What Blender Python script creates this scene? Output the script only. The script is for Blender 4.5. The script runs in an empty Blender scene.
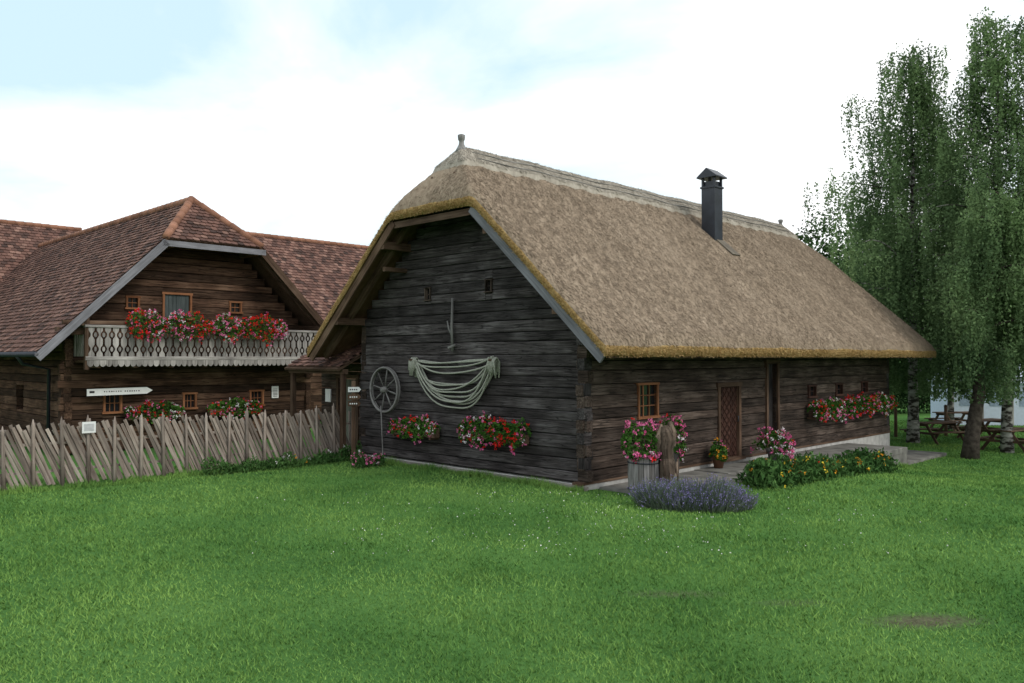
import bpy, math, random
import numpy as np
from mathutils import Vector, Matrix
random.seed(7); rng=np.random.default_rng(7)
scene=bpy.context.scene
col=scene.collection
# ---------------------------------------------------------------- helpers
ANG=math.radians(45.5)
CX,CY=1.383,15.64
FH=Matrix.Translation((CX,CY,0))@Matrix.Rotation(ANG,4,'Z')      # thatched house frame
FL=Matrix.Translation((-10.86,21.0,0))@Matrix.Rotation(ANG,4,'Z') # tiled house frame
ca,sa=math.cos(ANG),math.sin(ANG)
def to_local(x,y):
    dx=x-CX; dy=y-CY
    return dx*ca+dy*sa, -dx*sa+dy*ca
def to_world(t,s): return CX+t*ca-s*sa, CY+t*sa+s*ca
def sstep(v): 
    v=np.clip(v,0,1); return v*v*(3-2*v)
def ground_z(x,y):
    x=np.asarray(x,float); y=np.asarray(y,float)
    t,s=to_local(x,y)
    z=-0.62*sstep((t-4)/11.0)
    und=0.025*np.sin(x*.55+1.3)*np.cos(y*.43)+0.015*np.sin(x*1.3+y*.9)
    near=np.clip((np.hypot(x,y)-5)/4,0,1)
    return z+und*near-0.02

class MB:
    def __init__(s):
        s.v=[];s.f=[];s.m=[];s.lc=[];s.tone=[];s.sm=[];s.xf=Matrix.Identity(4)
    def add(s,verts,faces,mat=0,lc=None,tone=None,smooth=False):
        b=len(s.v)
        if tone is None: tone=random.random()
        o=(random.uniform(0,40),random.uniform(0,40),random.uniform(0,40))
        for i,p in enumerate(verts):
            q=s.xf@Vector(p); s.v.append((q.x,q.y,q.z))
            l=lc[i] if lc is not None else p
            s.lc.append((l[0]+o[0],l[1]+o[1],l[2]+o[2])); s.tone.append(tone)
        for f in faces:
            s.f.append([b+i for i in f]); s.m.append(mat); s.sm.append(smooth)
    def beam(s,p,q,w,h,mat=0,tone=None,bev=0.0,up=(0,0,1),wav=0):
        p=Vector(p);q=Vector(q);d=q-p;L=d.length;d=d/L
        up=Vector(up); side=up.cross(d)
        if side.length<1e-4: side=Vector((1,0,0)).cross(d)
        side.normalize(); u=d.cross(side)
        W=w/2;H=h/2
        if bev>0:
            b=bev
            prof=[(-W+b,-H),(W-b,-H),(W,-H+b),(W,H-b),(W-b,H),(-W+b,H),(-W,H-b),(-W,-H+b)]
        else: prof=[(-W,-H),(W,-H),(W,H),(-W,H)]
        n=len(prof); segs=1 if not wav else max(1,int(L/0.7))
        vs=[];lc=[]
        for k in range(segs+1):
            f=k/segs
            jx=random.uniform(-wav,wav);jy=random.uniform(-wav,wav)*.6
            for a,c in prof:
                vs.append(p+d*(L*f)+side*(a+jx)+u*(c+jy)); lc.append((L*f,a,c))
        fs=[]
        for k in range(segs):
            for i in range(n):
                j=(i+1)%n
                fs.append((k*n+i,k*n+j,(k+1)*n+j,(k+1)*n+i))
        fs.append(tuple(range(n-1,-1,-1))); fs.append(tuple(segs*n+i for i in range(n)))
        s.add(vs,fs,mat,lc,tone)
    def box(s,x0,x1,y0,y1,z0,z1,mat=0,tone=None,bev=0.0):
        dx,dy,dz=x1-x0,y1-y0,z1-z0
        cx,cy,cz=(x0+x1)/2,(y0+y1)/2,(z0+z1)/2
        if dx>=dy and dx>=dz: s.beam((x0,cy,cz),(x1,cy,cz),dy,dz,mat,tone,bev)
        elif dy>=dz: s.beam((cx,y0,cz),(cx,y1,cz),dx,dz,mat,tone,bev)
        else: s.beam((cx,cy,z0),(cx,cy,z1),dx,dy,mat,tone,bev,up=(0,1,0))
    def extr(s,pts,d0,d1,mat=0,tone=None):   # pts (x,z), extruded in y
        n=len(pts)
        vs=[(x,d0,z) for x,z in pts]+[(x,d1,z) for x,z in pts]
        fs=[tuple(range(n)),tuple(range(2*n-1,n-1,-1))]
        for i in range(n):
            j=(i+1)%n; fs.append((j,i,n+i,n+j))
        s.add(vs,fs,mat,[(v[2],v[0],v[1]) for v in vs],tone)
    def tube(s,pts,rad,n=8,mat=0,tone=None,closed=False,smooth=True,jit=0,sq=1.0):
        pts=[Vector(p) for p in pts]; N=len(pts)
        if not hasattr(rad,'__len__'): rad=[rad]*N
        vs=[];lc=[];dist=0;prev=None
        for k,p in enumerate(pts):
            if closed: d=pts[(k+1)%N]-pts[k-1]
            else: d=pts[min(k+1,N-1)]-pts[max(k-1,0)]
            d.normalize()
            if prev is None:
                ref=Vector((0,0,1)) if abs(d.z)<.9 else Vector((1,0,0))
                a=ref.cross(d).normalized()
            else:
                a=prev-d*prev.dot(d); a.normalize()
            prev=a; b=d.cross(a)
            if k: dist+=(pts[k]-pts[k-1]).length
            for i in range(n):
                th=2*math.pi*i/n; r=rad[k]*(1+random.uniform(-jit,jit))
                vs.append(p+a*(math.cos(th)*r)+b*(math.sin(th)*r*sq)); lc.append((dist,math.cos(th)*rad[k],math.sin(th)*rad[k]))
        fs=[]
        for k in range(N if closed else N-1):
            k2=(k+1)%N
            for i in range(n):
                j=(i+1)%n; fs.append((k*n+i,k*n+j,k2*n+j,k2*n+i))
        if not closed:
            fs.append(tuple(range(n-1,-1,-1))); fs.append(tuple((N-1)*n+i for i in range(n)))
        s.add(vs,fs,mat,lc,tone,smooth)
    def build(s,name,mats,parent=None,matrix=None):
        me=bpy.data.meshes.new(name); me.from_pydata(s.v,[],s.f)
        a=me.attributes.new('lc','FLOAT_VECTOR','POINT'); a.data.foreach_set('vector',np.array(s.lc,dtype=np.float32).ravel())
        a=me.attributes.new('tone','FLOAT','POINT'); a.data.foreach_set('value',np.array(s.tone,dtype=np.float32))
        for m in mats: me.materials.append(m)
        me.polygons.foreach_set('material_index',s.m); me.polygons.foreach_set('use_smooth',s.sm)
        me.update()
        ob=bpy.data.objects.new(name,me); col.objects.link(ob)
        if parent: ob.parent=parent
        if matrix is not None: ob.matrix_world=matrix
        return ob
def np_mesh(name,V,F,mats,midx=None,tone=None,parent=None,matrix=None,smooth=False):
    V=np.asarray(V,dtype=np.float32);F=np.asarray(F,dtype=np.int32);m,k=F.shape
    me=bpy.data.meshes.new(name)
    me.vertices.add(len(V)); me.vertices.foreach_set('co',V.ravel())
    me.loops.add(m*k); me.loops.foreach_set('vertex_index',F.ravel())
    me.polygons.add(m); me.polygons.foreach_set('loop_start',np.arange(0,m*k,k,dtype=np.int32))
    me.polygons.foreach_set('loop_total',np.full(m,k,dtype=np.int32))
    for mt in mats: me.materials.append(mt)
    if midx is not None: me.polygons.foreach_set('material_index',np.asarray(midx,dtype=np.int32))
    me.polygons.foreach_set('use_smooth',np.full(m,smooth,dtype=bool))
    if tone is not None:
        a=me.attributes.new('tone','FLOAT','POINT'); a.data.foreach_set('value',np.asarray(tone,dtype=np.float32))
    me.update(calc_edges=True); me.validate()
    ob=bpy.data.objects.new(name,me); col.objects.link(ob)
    if parent: ob.parent=parent
    if matrix is not None: ob.matrix_world=matrix
    return ob
def unit(a): return a/np.maximum(np.linalg.norm(a,axis=1,keepdims=True),1e-6)
def leaves(C,size,aspect=.55,bias=None):
    n=len(C); d=rng.normal(size=(n,3))
    if bias is not None: d=d+np.asarray(bias)
    d=unit(d); e=unit(np.cross(d,rng.normal(size=(n,3))))
    s=np.broadcast_to(np.asarray(size),(n,))[:,None]
    V=np.stack([C-d*s*.5,C+e*s*.5*aspect,C+d*s*.5,C-e*s*.5*aspect],1).reshape(-1,3)
    F=np.arange(n*4).reshape(n,4)
    return V,F
def empty(name,matrix):
    e=bpy.data.objects.new(name,None); col.objects.link(e); e.matrix_world=matrix; e.empty_display_size=.5
    return e
# ---------------------------------------------------------------- materials
def mat(name):
    m=bpy.data.materials.new(name); m.use_nodes=True; nt=m.node_tree
    b=nt.nodes['Principled BSDF']; b.inputs['Roughness'].default_value=.85
    b.inputs['Specular IOR Level'].default_value=.2
    return m,nt,b
def N(nt,t,**kw):
    n=nt.nodes.new(t)
    for k,v in kw.items():
        if k in n.inputs: n.inputs[k].default_value=v
        else: setattr(n,k,v)
    return n
def ramp(nt,stops):
    r=nt.nodes.new('ShaderNodeValToRGB'); e=r.color_ramp.elements
    while len(e)<len(stops): e.new(.5)
    for i,(p,c) in enumerate(stops):
        e[i].position=p; e[i].color=(*c,1)
    return r
def L(nt,a,b): nt.links.new(a,b)
def wood(name,c_dark,c_mid,c_light,grain=(1.5,26,26),tone_amt=.6,bump=.5,rough=.85,cracks=False):
    m,nt,b=mat(name); b.inputs['Roughness'].default_value=rough
    at=N(nt,'ShaderNodeAttribute',attribute_name='lc'); tn=N(nt,'ShaderNodeAttribute',attribute_name='tone')
    mp=N(nt,'ShaderNodeMapping'); mp.inputs['Scale'].default_value=grain; L(nt,at.outputs['Vector'],mp.inputs['Vector'])
    n1=N(nt,'ShaderNodeTexNoise'); n1.inputs['Scale'].default_value=1; n1.inputs['Detail'].default_value=6; n1.inputs['Roughness'].default_value=.65
    L(nt,mp.outputs[0],n1.inputs['Vector'])
    n2=N(nt,'ShaderNodeTexNoise'); n2.inputs['Scale'].default_value=1.3; n2.inputs['Detail'].default_value=3
    L(nt,at.outputs['Vector'],n2.inputs['Vector'])
    mx=N(nt,'ShaderNodeMath',operation='MULTIPLY_ADD'); mx.inputs[1].default_value=.55; L(nt,n1.outputs['Fac'],mx.inputs[0])
    m2=N(nt,'ShaderNodeMath',operation='MULTIPLY'); m2.inputs[1].default_value=.45; L(nt,n2.outputs['Fac'],m2.inputs[0]); L(nt,m2.outputs[0],mx.inputs[2])
    r=ramp(nt,[(.36,c_dark),(.5,c_mid),(.65,c_light)]); L(nt,mx.outputs[0],r.inputs[0])
    mr=N(nt,'ShaderNodeMapRange'); mr.inputs['To Min'].default_value=1-tone_amt; mr.inputs['To Max'].default_value=1+tone_amt; L(nt,tn.outputs['Fac'],mr.inputs['Value'])
    mm=N(nt,'ShaderNodeVectorMath',operation='SCALE'); L(nt,r.outputs[0],mm.inputs[0]); L(nt,mr.outputs[0],mm.inputs['Scale'])
    out=mm.outputs[0]; hsock=n1.outputs['Fac']
    if cracks:   # long drying checks in the hewn faces
        mp2=N(nt,'ShaderNodeMapping'); mp2.inputs['Scale'].default_value=(.55,9,9); L(nt,at.outputs['Vector'],mp2.inputs['Vector'])
        n3=N(nt,'ShaderNodeTexNoise'); n3.inputs['Scale'].default_value=1.6; n3.inputs['Detail'].default_value=2; n3.inputs['Distortion'].default_value=.3; L(nt,mp2.outputs[0],n3.inputs['Vector'])
        ab=N(nt,'ShaderNodeMath',operation='SUBTRACT'); ab.inputs[1].default_value=.5; L(nt,n3.outputs['Fac'],ab.inputs[0])
        ab2=N(nt,'ShaderNodeMath',operation='ABSOLUTE'); L(nt,ab.outputs[0],ab2.inputs[0])
        ck=N(nt,'ShaderNodeMapRange'); ck.inputs['From Min'].default_value=.0; ck.inputs['From Max'].default_value=.022; ck.inputs['To Min'].default_value=.25; ck.inputs['To Max'].default_value=1; L(nt,ab2.outputs[0],ck.inputs['Value'])
        m4=N(nt,'ShaderNodeVectorMath',operation='SCALE'); L(nt,out,m4.inputs[0]); L(nt,ck.outputs[0],m4.inputs['Scale']); out=m4.outputs[0]
        m5=N(nt,'ShaderNodeMath',operation='MULTIPLY'); L(nt,n1.outputs['Fac'],m5.inputs[0]); L(nt,ck.outputs[0],m5.inputs[1]); hsock=m5.outputs[0]
    L(nt,out,b.inputs['Base Color'])
    bp=N(nt,'ShaderNodeBump'); bp.inputs['Strength'].default_value=bump; bp.inputs['Distance'].default_value=.025
    L(nt,hsock,bp.inputs['Height']); L(nt,bp.outputs[0],b.inputs['Normal'])
    return m
def plain(name,c,rough=.7,spec=.3,metal=0,nscale=8,var=.25,bump=.1,coord='Object'):
    m,nt,b=mat(name)
    b.inputs['Roughness'].default_value=rough; b.inputs['Specular IOR Level'].default_value=spec; b.inputs['Metallic'].default_value=metal
    tc=N(nt,'ShaderNodeTexCoord'); n=N(nt,'ShaderNodeTexNoise'); n.inputs['Scale'].default_value=nscale; n.inputs['Detail'].default_value=6
    L(nt,tc.outputs[coord],n.inputs['Vector'])
    r=ramp(nt,[(.3,tuple(x*(1-var) for x in c)),(.7,tuple(min(1,x*(1+var)) for x in c))]); L(nt,n.outputs['Fac'],r.inputs[0]); L(nt,r.outputs[0],b.inputs['Base Color'])
    bp=N(nt,'ShaderNodeBump'); bp.inputs['Strength'].default_value=bump; bp.inputs['Distance'].default_value=.02; L(nt,n.outputs['Fac'],bp.inputs['Height']); L(nt,bp.outputs[0],b.inputs['Normal'])
    return m
def foliage(name,c0,c1,trans=.3,nscale=.6,namt=1.4):
    m=bpy.data.materials.new(name); m.use_nodes=True; nt=m.node_tree; nt.nodes.clear()
    out=N(nt,'ShaderNodeOutputMaterial'); tn=N(nt,'ShaderNodeAttribute',attribute_name='tone')
    tc=N(nt,'ShaderNodeTexCoord'); n=N(nt,'ShaderNodeTexNoise'); n.inputs['Scale'].default_value=nscale; n.inputs['Detail'].default_value=3
    L(nt,tc.outputs['Object'],n.inputs['Vector'])
    a=N(nt,'ShaderNodeMath',operation='MULTIPLY_ADD'); a.inputs[1].default_value=.6; L(nt,tn.outputs['Fac'],a.inputs[0])
    b=N(nt,'ShaderNodeMath',operation='MULTIPLY_ADD'); b.inputs[1].default_value=namt; b.inputs[2].default_value=.2-namt*.5; L(nt,n.outputs['Fac'],b.inputs[0]); L(nt,b.outputs[0],a.inputs[2])
    r=ramp(nt,[(.0,c0),(1.0,c1)]); L(nt,a.outputs[0],r.inputs[0])
    d=N(nt,'ShaderNodeBsdfDiffuse'); L(nt,r.outputs[0],d.inputs[0])
    if trans>0:
        t=N(nt,'ShaderNodeBsdfTranslucent'); L(nt,r.outputs[0],t.inputs[0])
        mx=N(nt,'ShaderNodeMixShader'); mx.inputs[0].default_value=trans; L(nt,d.outputs[0],mx.inputs[1]); L(nt,t.outputs[0],mx.inputs[2]); L(nt,mx.outputs[0],out.inputs[0])
    else: L(nt,d.outputs[0],out.inputs[0])
    return m
M_log=wood('dark_weathered_logs',(.015,.0125,.0125),(.046,.040,.040),(.115,.106,.106),tone_amt=.42,bump=1.0,cracks=True)
M_log2=wood('brown_weathered_logs',(.018,.012,.009),(.055,.039,.031),(.13,.10,.083),tone_amt=.45,bump=1.0,cracks=True)
M_log3=wood('warm_old_logs',(.026,.014,.009),(.074,.041,.026),(.15,.093,.062),tone_amt=.5,bump=.9,cracks=True)
M_grey=wood('silver_grey_wood',(.12,.11,.105),(.28,.265,.25),(.42,.40,.38),tone_amt=.3)
M_wheel=wood('wheel_wood',(.07,.065,.06),(.17,.165,.16),(.28,.27,.27),tone_amt=.2)
M_fence=wood('fence_wood',(.13,.10,.085),(.26,.215,.185),(.38,.33,.29),tone_amt=.38)
M_barge=wood('bargeboard_wood',(.11,.11,.12),(.19,.19,.21),(.28,.28,.31),tone_amt=.15,bump=.2)
M_brown=wood('brown_beam',(.035,.02,.013),(.09,.055,.036),(.15,.10,.07),tone_amt=.3)
M_sill=wood('sill_plank',(.08,.07,.06),(.17,.155,.14),(.26,.24,.22),tone_amt=.2)
M_frame=wood('window_frame_wood',(.13,.05,.022),(.22,.095,.045),(.30,.14,.07),tone_amt=.2)
M_door=wood('door_wood',(.022,.011,.008),(.048,.022,.016),(.08,.038,.027),tone_amt=.35)
M_dark=plain('dark_interior',(.006,.006,.006),1,0)  # near-black colour stands in for the shade inside hollow things
M_glass=plain('window_glass',(.012,.014,.016),.08,.6,var=.1,bump=.02,nscale=3)
M_plaster=plain('white_plaster',(.42,.41,.39),.9,.1,nscale=5,var=.25)
M_conc=plain('stone_paving',(.17,.165,.15),.9,.15,nscale=3,var=.4,bump=.4)
M_metal=plain('chimney_sheet_metal',(.016,.02,.03),.42,.5,nscale=4,var=.3,bump=.03)
M_rope=plain('rope_fibre',(.32,.33,.28),.9,.1,nscale=60,var=.4,bump=.5)
M_white=plain('white_paint',(.75,.76,.76),.5,.4,var=.05)
M_black=plain('black_print',(.02,.02,.02),.5,.3,var=.05)
M_yellow=plain('yellow_flower',(.65,.5,.05),.8,.1,var=.1)
M_leaf=foliage('geranium_leaf',(.02,.06,.012),(.07,.16,.03),0)
M_red=foliage('petal_red',(.50,.012,.015),(.80,.05,.035),.2)
M_pink=foliage('petal_pink',(.6,.07,.24),(.8,.28,.48),.2)
M_wh=foliage('petal_white',(.65,.6,.62),(.85,.82,.84),.2)
M_or=foliage('petal_orange',(.65,.22,.02),(.8,.45,.05),.2)
M_purple=foliage('lavender_purple',(.13,.11,.26),(.27,.23,.45),0)
M_lav=foliage('lavender_green',(.07,.10,.07),(.17,.21,.15),0)
# thatch
def thatch(name,c0,c1,c2,bscale=1.0):
    m,nt,b=mat(name); b.inputs['Roughness'].default_value=.95; b.inputs['Specular IOR Level'].default_value=.05
    tc=N(nt,'ShaderNodeTexCoord'); tn=N(nt,'ShaderNodeAttribute',attribute_name='tone')
    mp=N(nt,'ShaderNodeMapping'); mp.inputs['Scale'].default_value=(16,6,6); L(nt,tc.outputs['Object'],mp.inputs['Vector'])
    n1=N(nt,'ShaderNodeTexNoise'); n1.inputs['Scale'].default_value=1.6; n1.inputs['Detail'].default_value=8; n1.inputs['Roughness'].default_value=.7; L(nt,mp.outputs[0],n1.inputs['Vector'])
    mq=N(nt,'ShaderNodeMapping'); mq.inputs['Scale'].default_value=(1.6,.45,.45); L(nt,tc.outputs['Object'],mq.inputs['Vector'])
    n2=N(nt,'ShaderNodeTexNoise'); n2.inputs['Scale'].default_value=.6; n2.inputs['Detail'].default_value=6; n2.inputs['Roughness'].default_value=.6; L(nt,mq.outputs[0],n2.inputs['Vector'])
    a=N(nt,'ShaderNodeMath',operation='MULTIPLY'); a.inputs[1].default_value=.42; L(nt,n1.outputs['Fac'],a.inputs[0])
    c=N(nt,'ShaderNodeMath',operation='MULTIPLY_ADD'); c.inputs[1].default_value=.34; L(nt,n2.outputs['Fac'],c.inputs[0]); L(nt,a.outputs[0],c.inputs[2])
    d=N(nt,'ShaderNodeMath',operation='MULTIPLY_ADD'); d.inputs[1].default_value=.44; L(nt,tn.outputs['Fac'],d.inputs[0]); L(nt,c.outputs[0],d.inputs[2])
    r=ramp(nt,[(.38,c0),(.60,c1),(.82,c2)]); L(nt,d.outputs[0],r.inputs[0]); L(nt,r.outputs[0],b.inputs['Base Color'])
    bp=N(nt,'ShaderNodeBump'); bp.inputs['Strength'].default_value=.7*bscale; bp.inputs['Distance'].default_value=.03; L(nt,n1.outputs['Fac'],bp.inputs['Height']); L(nt,bp.outputs[0],b.inputs['Normal'])
    return m
M_thatch=thatch('thatch',(.145,.108,.078),(.285,.222,.162),(.39,.315,.24))
M_thedge=thatch('thatch_cut_edge',(.25,.155,.06),(.40,.265,.115),(.52,.38,.19))
M_thcap=thatch('thatch_ridge_cap',(.22,.195,.165),(.34,.305,.255),(.44,.40,.34))
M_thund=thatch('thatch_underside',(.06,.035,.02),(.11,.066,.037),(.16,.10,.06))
def tilemat(name,cs):
    m,nt,b=mat(name); tn=N(nt,'ShaderNodeAttribute',attribute_name='tone'); r=ramp(nt,cs); L(nt,tn.outputs['Fac'],r.inputs[0])
    tc=N(nt,'ShaderNodeTexCoord'); n=N(nt,'ShaderNodeTexNoise'); n.inputs['Scale'].default_value=2.2; n.inputs['Detail'].default_value=7; n.inputs['Roughness'].default_value=.7; L(nt,tc.outputs['Object'],n.inputs['Vector'])
    mr=N(nt,'ShaderNodeMapRange'); mr.inputs['From Min'].default_value=.3; mr.inputs['From Max'].default_value=.7; mr.inputs['To Min'].default_value=.6; mr.inputs['To Max'].default_value=1.3; L(nt,n.outputs['Fac'],mr.inputs['Value'])
    mm=N(nt,'ShaderNodeVectorMath',operation='SCALE'); L(nt,r.outputs[0],mm.inputs[0]); L(nt,mr.outputs[0],mm.inputs['Scale']); L(nt,mm.outputs[0],b.inputs['Base Color'])
    return m
M_tile=tilemat('clay_roof_tiles',[(0,(.052,.033,.028)),(.35,(.115,.062,.05)),(.75,(.17,.09,.07)),(1,(.235,.14,.11))])
M_ridge=tilemat('ridge_tiles',[(0,(.20,.095,.06)),(1,(.34,.17,.11))])
# ---------------------------------------------------------------- world / light / camera
w=bpy.data.worlds.new('World'); scene.world=w; w.use_nodes=True; nt=w.node_tree
bg=nt.nodes['Background']; sky=N(nt,'ShaderNodeTexSky'); sky.sky_type='NISHITA'; sky.sun_disc=False
SE,SR=math.radians(42),math.radians(125)
sky.sun_elevation=SE; sky.sun_rotation=SR
tc=N(nt,'ShaderNodeTexCoord'); mp=N(nt,'ShaderNodeMapping'); mp.inputs['Scale'].default_value=(1,1,2.0); mp.inputs['Location'].default_value=(1.55,.1,.2); L(nt,tc.outputs['Generated'],mp.inputs['Vector'])
n=N(nt,'ShaderNodeTexNoise'); n.inputs['Scale'].default_value=1.8; n.inputs['Detail'].default_value=7; n.inputs['Roughness'].default_value=.52; n.inputs['Distortion'].default_value=.4; L(nt,mp.outputs[0],n.inputs['Vector'])
r=ramp(nt,[(.37,(.50,.66,.745)),(.46,(.72,.80,.83)),(.54,(1,1,1))]); L(nt,n.outputs['Fac'],r.inputs[0])
sc_=N(nt,'ShaderNodeVectorMath',operation='SCALE'); sc_.inputs['Scale'].default_value=12.5; L(nt,r.outputs[0],sc_.inputs[0])
mx=N(nt,'ShaderNodeMix',data_type='RGBA'); mx.inputs[0].default_value=.88; L(nt,sky.outputs[0],mx.inputs[6]); L(nt,sc_.outputs[0],mx.inputs[7])
L(nt,mx.outputs[2],bg.inputs[0]); bg.inputs[1].default_value=.12
sd=Vector((math.sin(SR)*math.cos(SE),math.cos(SR)*math.cos(SE),math.sin(SE)))
sl=bpy.data.lights.new('sun','SUN'); sl.energy=1.35; sl.angle=math.radians(14); sl.color=(1,.94,.85)
so=bpy.data.objects.new('sun',sl); so.rotation_euler=(-sd).to_track_quat('-Z','Y').to_euler(); col.objects.link(so)
cam=bpy.data.cameras.new('camera'); co=bpy.data.objects.new('camera',cam); col.objects.link(co)
co.location=(0,0,2.5); co.rotation_euler=(math.radians(91.14),0,0); cam.lens=29.04; cam.sensor_width=36; cam.clip_end=6000
scene.camera=co
scene.view_settings.view_transform='Standard'; scene.view_settings.look='None'; scene.view_settings.exposure=0

# ---------------------------------------------------------------- ground
def axis(a,b):
    fine=np.arange(a,b,.6); out=[-3000,-1200,-500,-200,-100,-60]; out=[v for v in out if v<a-5]
    hi=[v for v in [60,100,200,500,1200,3000] if v>b+5]
    return np.array(out+list(fine)+hi)
gx=axis(-30,40);gy=axis(-8,56)
X,Y=np.meshgrid(gx,gy); Z=ground_z(X,Y)
V=np.stack([X.ravel(),Y.ravel(),Z.ravel()],1); nx=len(gx);ny=len(gy)
i,j=np.meshgrid(np.arange(nx-1),np.arange(ny-1)); b0=(j*nx+i).ravel()
F=np.stack([b0,b0+1,b0+nx+1,b0+nx],1)
PATCH=[(3.95,7.95,.50,.20,.9),(1.75,8.95,.5,.15,.5),(2.9,8.6,.38,.12,.4)]
m,nt,b=mat('lawn'); tc=N(nt,'ShaderNodeTexCoord')
n1=N(nt,'ShaderNodeTexNoise'); n1.inputs['Scale'].default_value=.45; n1.inputs['Detail'].default_value=5; L(nt,tc.outputs['Object'],n1.inputs['Vector'])
n2=N(nt,'ShaderNodeTexNoise'); n2.inputs['Scale'].default_value=22; n2.inputs['Detail'].default_value=5; n2.inputs['Roughness'].default_value=.8; L(nt,tc.outputs['Object'],n2.inputs['Vector'])
a=N(nt,'ShaderNodeMath',operation='MULTIPLY_ADD'); a.inputs[1].default_value=.5; L(nt,n1.outputs['Fac'],a.inputs[0])
a2=N(nt,'ShaderNodeMath',operation='MULTIPLY'); a2.inputs[1].default_value=.5; L(nt,n2.outputs['Fac'],a2.inputs[0]); L(nt,a2.outputs[0],a.inputs[2])
r=ramp(nt,[(.35,(.038,.10,.028)),(.5,(.075,.175,.045)),(.66,(.12,.235,.065))]); L(nt,a.outputs[0],r.inputs[0])
prev=r.outputs[0]
soil=ramp(nt,[(.3,(.06,.058,.036)),(.7,(.17,.155,.105))]); L(nt,n2.outputs['Fac'],soil.inputs[0])
for (px,py,rx,ry,am) in PATCH:
    mp=N(nt,'ShaderNodeMapping'); mp.vector_type='POINT'
    mp.inputs['Scale'].default_value=(1/rx,1/ry,0); mp.inputs['Location'].default_value=(-px/rx,-py/ry,0)
    L(nt,tc.outputs['Object'],mp.inputs['Vector'])
    ln=N(nt,'ShaderNodeVectorMath',operation='LENGTH'); L(nt,mp.outputs[0],ln.inputs[0])
    ad=N(nt,'ShaderNodeMath',operation='MULTIPLY_ADD'); ad.inputs[1].default_value=2.4; L(nt,n2.outputs['Fac'],ad.inputs[0]); L(nt,ln.outputs['Value'],ad.inputs[2])
    mr=N(nt,'ShaderNodeMapRange'); mr.inputs['From Min'].default_value=1.6; mr.inputs['From Max'].default_value=2.6; mr.inputs['To Min'].default_value=am; mr.inputs['To Max'].default_value=0; L(nt,ad.outputs[0],mr.inputs['Value'])
    mx=N(nt,'ShaderNodeMix',data_type='RGBA'); L(nt,mr.outputs[0],mx.inputs[0]); L(nt,prev,mx.inputs[6]); L(nt,soil.outputs[0],mx.inputs[7]); prev=mx.outputs[2]
L(nt,prev,b.inputs['Base Color'])
bp=N(nt,'ShaderNodeBump'); bp.inputs['Strength'].default_value=.8; bp.inputs['Distance'].default_value=.04; L(nt,n2.outputs['Fac'],bp.inputs['Height']); L(nt,bp.outputs[0],b.inputs['Normal'])
b.inputs['Roughness'].default_value=1; b.inputs['Specular IOR Level'].default_value=.02
np_mesh('ground',V,F,[m],smooth=True)
M_grass=foliage('grass_blades',(.055,.145,.034),(.205,.345,.085),0,nscale=.42,namt=2.2)
n=520000
u=rng.random(n); rr=(math.sqrt(4.2)+(math.sqrt(46)-math.sqrt(4.2))*u)**2
th=rng.uniform(-.72,.72,n); gx_=rr*np.sin(th); gy_=rr*np.cos(th)
nf=15000; seg=rng.random(nf)
ft=np.where(seg<.3,rng.uniform(-.32,-.12,nf),np.where(seg<.65,rng.uniform(.2,11.9,nf),rng.uniform(-13,0,nf)))
fs_=np.where(seg<.3,rng.uniform(-.1,7.2,nf),np.where(seg<.65,rng.normal(-1.85,.05,nf),rng.normal(7.35,.12,nf)))
fx,fy_=to_world(ft,fs_)
t,s=to_local(gx_,gy_)
keep=~((t>-.1)&(t<15.4)&(s>-.1)&(s<7.4))&~((t>.2)&(t<12)&(s>-1.75)&(s<=0))&~((t>-30)&(s>9))
for (px,py,rx,ry,am) in PATCH:
    d=np.hypot((gx_-px)/rx,(gy_-py)/ry)+rng.normal(0,.3,n); keep&=~((d<1.0)&(rng.random(n)<am))
gx_,gy_=gx_[keep],gy_[keep]; n0=len(gx_)
gx_=np.concatenate([gx_,fx]); gy_=np.concatenate([gy_,fy_]); rr=np.hypot(gx_,gy_); n=len(gx_)
gz=ground_z(gx_,gy_)
sc=(rr/7)**.6
hh=rng.uniform(.018,.045,n)*sc**.35; ww=rng.uniform(.004,.008,n)*sc
hh[n0:]=rng.uniform(.05,.17,nf)*(.6+.6*np.sin(ft*3+fs_*2)**2); ww[n0:]*=.8
tuft=.5+.5*np.sin(gx_*2.1+np.sin(gy_*1.7)*2)*np.sin(gy_*1.9+np.sin(gx_*1.3)*2); hh[:n0]*=(.75+.6*tuft[:n0])
az=rng.uniform(0,6.283,n); lean=rng.normal(0,.6,(n,2))*hh[:,None]*np.where(np.arange(n)<n0,1,.55)[:,None]
P=np.stack([gx_,gy_,gz-.004],1); S=np.stack([np.cos(az)*ww,np.sin(az)*ww,0*az],1)
T=P+np.stack([lean[:,0],lean[:,1],hh],1)
V=np.stack([P-S,P+S,T],1).reshape(-1,3); F=np.arange(n*3).reshape(n,3)
tone=np.repeat(np.clip(rng.normal(.5,.28,n),0,1),3)
np_mesh('lawn_grass',V,F,[M_grass],tone=tone)
cs=[];
for k in range(420):
    x=rng.normal(1.2,2.4); y=rng.uniform(10.5,15.2)
    tt,s_=to_local(x,y)
    if s_>-.2 and tt>-.2: continue
    cs.append((x,y,float(ground_z(x,y))+.04))
C=np.array(cs); V,F=leaves(C,rng.uniform(.012,.024,len(C)),1.0); np_mesh('daisies',V,F,[M_wh],tone=np.full(len(V),.8))

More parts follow.
